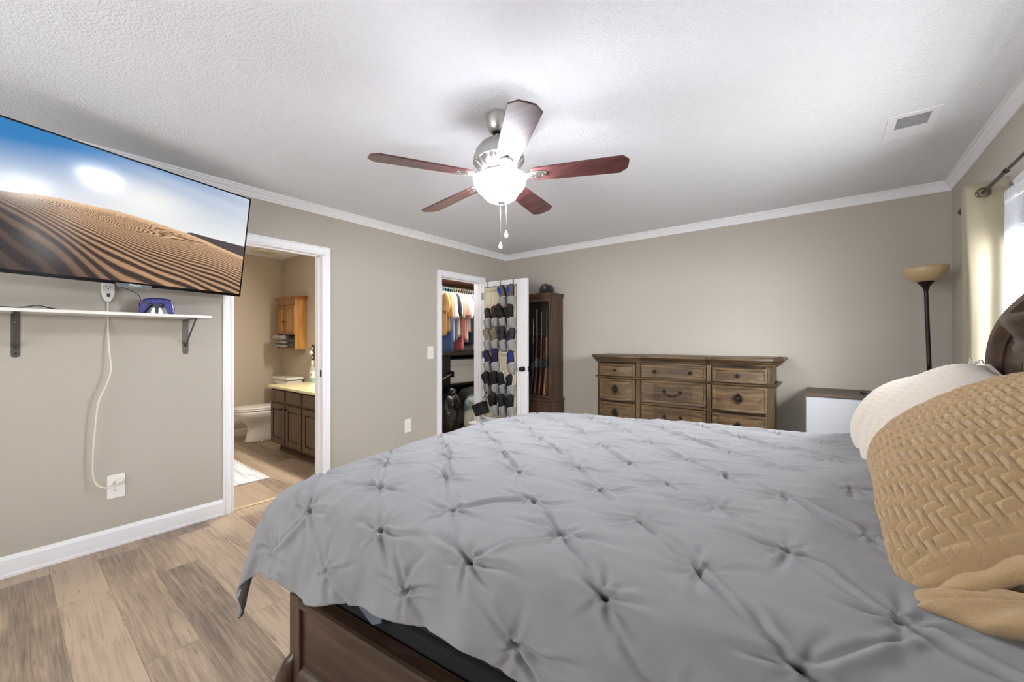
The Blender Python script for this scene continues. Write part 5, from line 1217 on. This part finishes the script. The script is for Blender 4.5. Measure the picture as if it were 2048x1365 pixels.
for w_ in (0, BW_):
    s = -1 if w_ == 0 else 1; m = MB()
    a_, b_ = sorted((w_+s*.012, w_-s*.055))
    m.box(0, .058, a_, b_, .12, .432)
    obj('post', bd_(m), BWV, t, bevel=.004)
    # scrolled foot swelling outwards from the post
    m = MB()
    sec = [(.24, .0, .012), (.20, -.022, .026), (.15, -.040, .036), (.10, -.046, .042), (.06, -.036, .036), (.03, -.024, .034), (.0, -.022, .036)]
    P = []
    for z, c, r in sec:
        q = np.linspace(0, 2*PI, 17)[:-1]; P.append([(.020+c*.85+r*1.0*math.cos(k), w_+s*(-c*.35)+r*.9*math.sin(k), z) for k in q])
    m.surf(np.array(P), cv=True); m.f += [tuple(range(16)), tuple(range(96, 112))]
    f_ = obj('bracket_foot', bd_(m), BWV, t, smooth=True)
    m = MB().lathe([(.03, .092), (.047, .088), (.049, .080), (.046, .072), (.03, .068)], (-.018, w_+s*.016, 0), 18)
    obj('foot_ring', bd_(m), BWV, f_, smooth=True)
m = MB(); prof = [(0, .13), (-.018, .13), (-.020, .165), (-.012, .185), (-.004, .197), (0, .205), (0, .385), (-.012, .40), (-.014, .413), (-.004, .428), (.035, .428), (.035, .13)]
P = np.array([[(a, w_, z) for a, z in prof] for w_ in (.05, BW_-.05)]); m.surf(P, cv=True); obj('footboard', bd_(m), BWY, t)
# arched headboard
def arch(n=50):
    half = [(BW_/2, 1.52), (1.0, 1.495), (1.17, 1.455), (1.33, 1.405), (1.43, 1.362), (1.51, 1.305), (1.555, 1.235), (1.572, 1.15)]
    h_ = smooth_path([(0, a, b) for a, b in half], 7); r = [(p[1], p[2]) for p in h_]
    l = [(BW_-a, b) for a, b in r[::-1]]; return l[:-1]+r
ar = arch()
poly = [(ar[0][0], .05)]+ar+[(ar[-1][0], .05)]
obj('headboard_panel', bd_(MB().prism(poly, BL_+.01, BL_+.048, axis='x')), BWY, t)
path = [(0, ar[0][0], .1)]+[(0, a, b) for a, b in ar]+[(0, ar[-1][0], .1)]
pa = np.array([(b, c) for _, b, c in path]); tg = np.gradient(pa, axis=0); tg /= np.linalg.norm(tg, axis=1)[:, None]; nm = np.stack([-tg[:, 1], tg[:, 0]], 1)
prof = [(.022, .075), (.020, -.010), (.008, -.022), (-.010, -.020), (-.020, -.010), (-.034, -.006), (-.046, .004), (-.048, .012), (-.048, .07)]
P = np.array([[(BL_+dx, p[0]+q[0]*dn, p[1]+q[1]*dn) for dn, dx in prof] for p, q in zip(pa, nm)])
m = MB().surf(P, cv=True); obj('arch_moulding', bd_(m), BWY, t, smooth='auto')
for wc in (1.27, BW_-1.27):
    m = MB(); pr = [(.065, 1.235), (.067, 1.25), (.058, 1.262), (.064, 1.285), (.082, 1.31), (.098, 1.325), (.104, 1.338), (.104, 1.352), (.092, 1.362), (.05, 1.366)]
    P = np.array([[(BL_+.012, wc-a, z), (BL_-a*.5, wc-a*.95, z), (BL_-a*.62, wc-a*.4, z), (BL_-a*.62, wc+a*.4, z), (BL_-a*.5, wc+a*.95, z), (BL_+.012, wc+a, z)] for a, z in pr])
    m.surf(P); obj('pilaster_capital', bd_(m), BWV, t, smooth='auto')
    m = MB().box(BL_-.012, BL_+.015, wc-.062, wc+.062, .5, 1.236)
    for k in range(6): m.tube([(BL_-.012, wc-.045+k*.018, .55), (BL_-.012, wc-.045+k*.018, 1.20)], .006, 8)
    obj('pilaster', bd_(m), BWV, t)
# box spring and mattress rest inside the frame
DKF = mat('dark_box_spring_cloth', (24, 23, 25), .95, bump=.2, bscale=300, var=.05)
MAT = mat('mattress_ticking', (58, 58, 66), .9, bump=.2, bscale=120, var=.03)
o = obj('box_spring', bd_(MB().box(.05, BL_-.02, .045, BW_-.045, .25, .47)), DKF, bevel=.012)
tag(o, 'dark box spring in the bed frame under the mattress', 'box spring')
o = obj('mattress', bd_(MB().box(.06, BL_-.01, .03, BW_-.03, .472, .735)), DKF, bevel=.05, seg=5)
tag(o, 'mattress hidden under the grey duvet', 'mattress')
# ------------------------------------------------------------------ pinch pleat duvet
p_ = np.arange(-.305, 1.99, .0043); q_ = np.arange(-.285, BW_+.30, .0043)
Pg, Qg = np.meshgrid(p_, q_, indexing='ij')
S0, Wn, Wf = .055, .055, BW_-.055
def fold(d, R, th=math.radians(80)):
    a = np.clip(d/R, 0, th); ex = np.clip(d-R*th, 0, None)
    return R*np.sin(a)+ex*math.cos(th), R*(1-np.cos(a))+ex*math.sin(th)
dp = np.clip(S0-Pg, 0, None); dn_ = np.clip(Wn-Qg, 0, None)*np.interp(Pg, [-.3, .0, .25, .55, 1.0, 1.9], [1.08, 1.04, .90, .80, .76, .78]); df_ = np.clip(Qg-Wf, 0, None)
op, gp = fold(dp, .125); on_, gn = fold(dn_, .135); of_, gf = fold(df_, .135)
gq = gn+gf; kk = 1.6
drop = (gp**kk+gq**kk+1e-12)**(1/kk)
corner = np.minimum(gp, gq)/.28
X = np.where(dp > 0, S0-op*(1+.02*corner), Pg); Y = np.where(dn_ > 0, Wn-on_*(1+.02*corner), np.where(df_ > 0, Wf+of_, Qg))
inner = np.clip(1-drop/.1, 0, 1)
ztop = .792+.040*np.clip(Pg/1.9, 0, 1)+.022*np.clip((Qg-.5)/1.0, 0, 1)*np.clip(Pg/.6, 0, 1)+.022*inner*np.clip(np.minimum(Qg-Wn, Wf-Qg)/.5, 0, 1)**.7
# slack, slow undulation
ztop = ztop+.010*np.sin(2.9*Pg+1.3*Qg+.5)*np.sin(2.3*Qg-1.7*Pg+1)*inner+.006*np.sin(7.3*Pg-4.1*Qg)*inner
Zb = ztop-drop
base = np.stack([X, Y, Zb], -1)
rg = np.random.default_rng(21)
disp = np.zeros_like(Pg); pt = .150
Rmin = np.full_like(Pg, 9.0)
tufts = []
for i in range(-3, 15):
    for j in range(-3, 14):
        if (i+j) % 2: continue
        a = .781+(i-5)*pt+rg.uniform(-.012, .012); b = .245+(j-1)*pt+rg.uniform(-.012, .012)
        if p_[0]+.05 < a < 1.75 and q_[0]+.04 < b < q_[-1]-.04: tufts.append((a, b))
for a, b in tufts:
    i0, i1 = np.searchsorted(p_, [a-.19, a+.19]); j0, j1 = np.searchsorted(q_, [b-.19, b+.19])
    dx = Pg[i0:i1, j0:j1]-a; dy = Qg[i0:i1, j0:j1]-b; r = np.sqrt(dx*dx+dy*dy)+1e-6
    Rmin[i0:i1, j0:j1] = np.minimum(Rmin[i0:i1, j0:j1], r)
    add = np.zeros_like(r)
    # pleats leave the pinch in unequal directions; a few reach far, the others die early
    angs = [PI*.02, PI*.98, PI*.5, -PI*.5, PI*.25, -PI*.25, PI*.75, -PI*.75]
    for n, a0 in enumerate(angs):
        a0 += rg.normal(0, .16); Lc = [.14, .14, .09, .09, .07, .14, .14, .07][n]*rg.uniform(.7, 1.35); amp = rg.uniform(.6, 1.25)*[.0085, .0085, .006, .006, .005, .009, .009, .005][n]
        c, s = math.cos(a0), math.sin(a0); al = dx*c+dy*s; pe = -dx*s+dy*c
        pe = pe+.010*np.sin(al*28+rg.uniform(0, 6))*np.clip(al/.1, 0, 1)
        wd = .0052+.046*np.clip(al, 0, None)
        env = np.clip(1-al/Lc, 0, 1)**.8*(al > -.002)
        add += -amp*env*np.exp(-(pe/wd)**2)+.6*amp*env*np.exp(-((np.abs(pe)-2.0*wd)/(1.15*wd))**2)
    # tight pucker around the stitch
    th_ = np.arctan2(dy, dx)
    add += .0022*np.cos(11*th_+rg.uniform(0, 6))*np.exp(-((r-.018)/.012)**2)
    disp[i0:i1, j0:j1] += add
puff = .011*(1-np.exp(-(np.clip(Rmin, 0, .3)/.055)**1.1))
disp = disp+puff-.003*np.exp(-(Rmin/.011)**2)
# long slack creases along the diagonal between pinches
for a, b in tufts:
    if rg.uniform() < .62:
        e = np.array([pt, -pt]) if rg.uniform() < .8 else np.array([pt, pt]); L_ = np.linalg.norm(e); c, s = e/L_
        i0, i1 = np.searchsorted(p_, [a-.05, a+.22]); j0, j1 = np.searchsorted(q_, [b-.22, b+.22])
        dx = Pg[i0:i1, j0:j1]-a; dy = Qg[i0:i1, j0:j1]-b; al = dx*c+dy*s; pe = -dx*s+dy*c; bow = rg.uniform(-.016, .016); pe = pe-bow*np.sin(np.clip(al/L_, 0, 1)*PI)
        env = np.clip(np.minimum(al, L_-al)/.03, 0, 1); A = rg.uniform(.003, .0075); sg = 1 if rg.uniform() < .6 else -1
        disp[i0:i1, j0:j1] += env*(-A*np.exp(-(pe/.0055)**2)+A*1.25*np.exp(-((pe-sg*.015)/.011)**2))
# hanging folds on the drops
hang = np.clip((drop-.05)/.16, 0, 1)
disp += hang*(.012*np.sin(Pg*26+3*np.sin(Qg*9)+1)*(gq > gp)+.010*np.sin(Qg*27+2*np.sin(Pg*8))*(gp >= gq))
disp += hang*.010*np.sin(Pg*11+Qg*6)
cr_ = np.zeros_like(Pg)
for k in range(34):
    an = rg.uniform(0, PI); wl = rg.uniform(.025, .11); kx, ky = 2*PI/wl*math.cos(an), 2*PI/wl*math.sin(an); cx0_, cy0_ = rg.uniform(-.3, 2), rg.uniform(-.3, 1.9); sg_ = rg.uniform(.15, .4)
    cr_ += .0017*(wl/.08)*np.sin(kx*Pg+ky*Qg+rg.uniform(0, 6))*np.exp(-((Pg-cx0_)**2+(Qg-cy0_)**2)/sg_**2)
disp += cr_
dP = np.gradient(base, axis=0); dQ = np.gradient(base, axis=1); nn = np.cross(dP, dQ); nn /= np.linalg.norm(nn, axis=-1, keepdims=True)+1e-12
pos = base+nn*disp[..., None]
# uneven hem: the near drop rides up and down, the foot corner hangs lowest
hemw = np.clip((dn_-.10)/.22, 0, 1)
pos[..., 2] += hemw*(.020*np.sin(Pg*7.5+2.2)+.012*np.sin(Pg*17+.4))
R3 = np.array(BO.to_3x3()); pos = pos @ R3.T + np.array(BO.translation)
DUV = mat('grey_cotton_duvet', (136, 136, 138), .92, bump=.35, bscale=260, bdist=.0008, var=.035, vscale=7, spec=.2, sheen=.08)
dv = thing('duvet', 'grey pinch pleat duvet spread over the bed', 'duvet', M=BO)
obj('cover', MB().surf(pos), DUV, dv, smooth=True, solid=.014)
obj('lining_corner', bd_(MB().prism([(.30, .50), (.39, .455), (.43, .475), (.44, .56), (.32, .58)], .012, .020, axis='y')), mat('blue_grey_lining', (96, 102, 116), .9, var=.03), dv, bevel=.003)
# ------------------------------------------------------------------ pillows
def pillow_grid(nu, nv, hu, hv, T, n=2.6, pinch=.06):
    U_, V_ = np.meshgrid(np.linspace(-1, 1, nu), np.linspace(-1, 1, nv), indexing='ij')
    h = T*np.clip((1-np.abs(U_)**n)*(1-np.abs(V_)**n), 0, 1)**.52
    x = U_*hu*(1-pinch*(1-V_**2)*0-pinch*V_**2*0+.0)*(1-pinch*(1-np.abs(U_))*0); y = V_*hv
    x = U_*hu*(1-pinch*np.cos(V_*PI/2)*np.abs(U_)**3); y = V_*hv*(1-pinch*np.cos(U_*PI/2)*np.abs(V_)**3)
    return U_, V_, x, y, h
def place(P, M):
    R = np.array(M.to_3x3()); return P @ R.T+np.array(M.translation)
def pmat(s, w, z, lean, yaw=0, roll=0):
    """pillow frame: local x along the bed width, local y up the slope, local z out of the face"""
    B = Matrix.Identity(4)
    l = math.radians(lean)
    ex = Vector((0, -1, 0)); ey = Vector((math.cos(l), 0, math.sin(l))); ez = ex.cross(ey)
    M = frame((s, w, z), ex, ey, ez)
    return BO @ Matrix.Translation((0, 0, 0)) @ M @ Matrix.Rotation(math.radians(yaw), 4, 'Z') @ Matrix.Rotation(math.radians(roll), 4, 'Y')
TAN = mat('tan_plush', (176, 149, 113), .95, bump=.8, bscale=330, bdist=.003, var=.10, vscale=45, sheen=.22, spec=.1)
FUZ = mat('beige_fur', (230, 217, 200), .97, bump=1, bscale=380, bdist=.005, var=.08, vscale=60, sheen=.6, spec=.1)
GRP = mat('grey_pillow_cotton', (150, 142, 140), .92, bump=.25, bscale=260, var=.04, spec=.2)
# front pillow with a herringbone of plush ribs
M1 = pmat(1.780, .535, .990, 37, -8, 0)
t = thing('chevron_pillow', 'large tan plush pillow with a herringbone rib pattern, nearest on the bed', 'pillow', M=M1)
U_, V_, x, y, h = pillow_grid(720, 500, .365, .252, .155, 2.5)
wb = .0150; ang = math.radians(45)
xr = (x*math.cos(ang)-y*math.sin(ang))/wb; yr = (x*math.sin(ang)+y*math.cos(ang))/wb
xr = x/wb+.12*np.sin(y*30); yr = y/wb+.12*np.sin(x*26)
ix, iy = np.floor(xr), np.floor(yr); fx, fy = xr-ix, yr-iy; kq = np.mod(ix-iy, 4)
al = np.where(kq < 2, kq+fx, (3-kq)+fy); pe = np.where(kq < 2, fy, fx)
e_ = np.minimum(np.minimum(al, 2-al), np.minimum(pe, 1-pe))
rib = np.clip(e_/.42, 0, 1)**.55
edge_ = np.clip((1-np.maximum(np.abs(U_), np.abs(V_)))/.10, 0, 1)
h1 = h+.011*rib*edge_+.004*np.sin(x*19+y*8)*edge_
wr = .004*np.sin(x*46+2*np.sin(y*20))*(1-edge_)
obj('front', MB().surf(place(np.stack([x, y, h1+wr], -1), M1)), TAN, t, smooth=True)
obj('back', MB().surf(place(np.stack([x, y, -h*.8+wr], -1)[::3, ::3], M1)), TAN, t, smooth=True)
def seam(hu, hv, r, Mx, wob=.006, seed=0, n=220, which=None):
    a = np.linspace(0, 1, n); pts = []
    per = [(-1, -1, 1, -1), (1, -1, 1, 1), (1, 1, -1, 1), (-1, 1, -1, -1)]
    for k, (a0, b0, a1, b1) in enumerate(per):
        if which is not None and k not in which: continue
        for f in np.linspace(0, 1, n//4, endpoint=False):
            uu = a0+(a1-a0)*f; vv = b0+(b1-b0)*f
            px = uu*hu*(1-.06*math.cos(vv*PI/2)*abs(uu)**3); py = vv*hv*(1-.06*math.cos(uu*PI/2)*abs(vv)**3)
            pts.append((px, py, .004*math.sin(px*46+2*math.sin(py*20))+wob*math.sin(40*f+k)))
    return pts
sp = place(np.array(seam(.365, .252, .012, M1, .002)), M1)
rr = np.array([.011+.003*math.sin(i*.9) for i in range(len(sp))]); k4 = len(sp)//4
rr[k4:2*k4] = .019+.003*np.sin(np.arange(k4)*.7)            # fat lip at the near end
obj('edge_roll', MB().tube(sp, rr, 12, cap=False), TAN, t, smooth=True)
# open flap at the near end: soft lobes lying on the duvet
def lobe(c, r, rz, seed):
    th_ = np.linspace(.02, PI-.02, 26); ph_ = np.linspace(0, 2*PI, 49)[:-1]; T_, H_ = np.meshgrid(th_, ph_, indexing='ij')
    d = 1+.06*np.sin(3*H_+seed)*np.sin(2*T_)+.04*np.sin(7*H_+2*seed)*np.sin(T_)
    q = np.stack([r[0]*d*np.sin(T_)*np.cos(H_), r[1]*d*np.sin(T_)*np.sin(H_), r[2]*np.cos(T_)*d+.008*np.sin(9*H_)*np.sin(T_)], -1)
    A = np.array((BO @ Matrix.Translation(c) @ Matrix.Rotation(rz, 4, 'Z') @ Matrix.Rotation(math.radians(-10), 4, 'Y')).to_4x4())
    return MB().surf(q @ A[:3, :3].T+A[:3, 3], cv=True)
fl = obj('flap', lobe((1.705, .158, .870), (.165, .055, .028), -.12, 1.0), TAN, t, smooth=True)
obj('flap_fold', lobe((1.90, .135, .915), (.12, .05, .035), .05, 2.6), TAN, fl, smooth=True)
# back pillow of plain fur
M2 = pmat(1.830, 1.250, .985, 40, -9, 0)
t = thing('fur_pillow', 'pale beige fuzzy pillow on the far side of the bed', 'pillow', M=M2)
U_, V_, x, y, h = pillow_grid(200, 150, .330, .245, .140, 2.5)
fold_ = .022*np.sin((y*1.0+x*.35)*26+3*np.sin(x*8))*np.clip(.75-V_, 0, 1)*np.clip((1-np.abs(U_))*2, 0, 1)
obj('front', MB().surf(place(np.stack([x, y, h+fold_+.002*np.sin(x*190)*np.sin(y*170)], -1), M2)), FUZ, t, smooth=True)
obj('back', MB().surf(place(np.stack([x, y, -h*.8], -1)[::3, ::3], M2)), FUZ, t, smooth=True)
sp = place(np.array(seam(.330, .245, .01, M2, .003, which=(1, 2))), M2)
obj('hem_flange', MB().tube(sp, .010, 8), FUZ, t, smooth=True)
c0 = place(np.array([[(-.24), .222, .045]]), M2)[0]
m = MB()
for k in range(5):
    a = k*1.3; m.tube(smooth_path([tuple(c0), tuple(c0+np.array([.008*math.cos(a), .008*math.sin(a), .010])), tuple(c0+np.array([.014*math.cos(a+.6), .016*math.sin(a+.6), .014+.006*math.sin(3*a)])), tuple(c0+np.array([.020*math.cos(a+1.2), .022*math.sin(a+1.2), .002]))], 5), .0020, 6)
obj('tie_cord', m, WHITE, t, smooth=True)
# grey pillow upright against the headboard
M3 = pmat(2.005, .74, 1.10, 80, 0, 0)
t = thing('grey_pillow', 'grey cotton pillow standing against the headboard behind the tan one', 'pillow', M=M3)
U_, V_, x, y, h = pillow_grid(90, 70, .35, .235, .085, 2.6)
obj('front', MB().surf(place(np.stack([x, y, h+.004*np.sin(x*30+y*12)], -1), M3)), GRP, t, smooth=True); obj('back', MB().surf(place(np.stack([x, y, -h*.6], -1), M3)), GRP, t, smooth=True)
# ------------------------------------------------------------------ nightstand and frame behind the pillows
t = thing('nightstand', 'dark walnut nightstand between the bed and the curtain', 'nightstand', (.52, 2.73, 0))
obj('body', MB().box(.36, .70, 2.56, 2.90, .08, .79), BWV, t, bevel=.003); obj('top', MB().box(.335, .705, 2.545, 2.915, .79, .815), BWD, t, bevel=.005)
for z in (.12, .46):
    d = obj('drawer', MB().box(.346, .362, 2.585, 2.875, z, z+.30), BWD, t, bevel=.004); obj('knob', MB().ell((.336, 2.73, z+.15), (.012, .012, .012)), IRON, d, smooth=True)
for (a, b) in ((.37, 2.57), (.66, 2.57), (.37, 2.86), (.66, 2.86)): obj('leg', MB().box(a, a+.03, b, b+.03, 0, .08), BWV, t)
FM2 = Matrix.Translation((.545, 2.76, .816)) @ Matrix.Rotation(math.radians(-12), 4, 'Z') @ Matrix.Rotation(math.radians(-14), 4, 'X')
t = thing('picture_frame', 'small white edged frame with blue grey face standing behind the fuzzy pillow', 'picture frame', M=Matrix.Translation((.545, 2.76, .816)))
def ff(m): m.v = [tuple(FM2 @ Vector(p)) for p in m.v]; return m
obj('frame', ff(MB().box(-.08, .08, -.006, .008, .0, .335)), WHITE, t, bevel=.002)
obj('face', ff(MB().box(-.070, .070, -.0072, -.005, .012, .323)), mat('blue_grey_print', (128, 142, 160), .25, var=.12, vscale=12), t)
obj('strut', ff(MB().box(-.02, .02, .008, .014, .03, .22)), BLACKP, t)
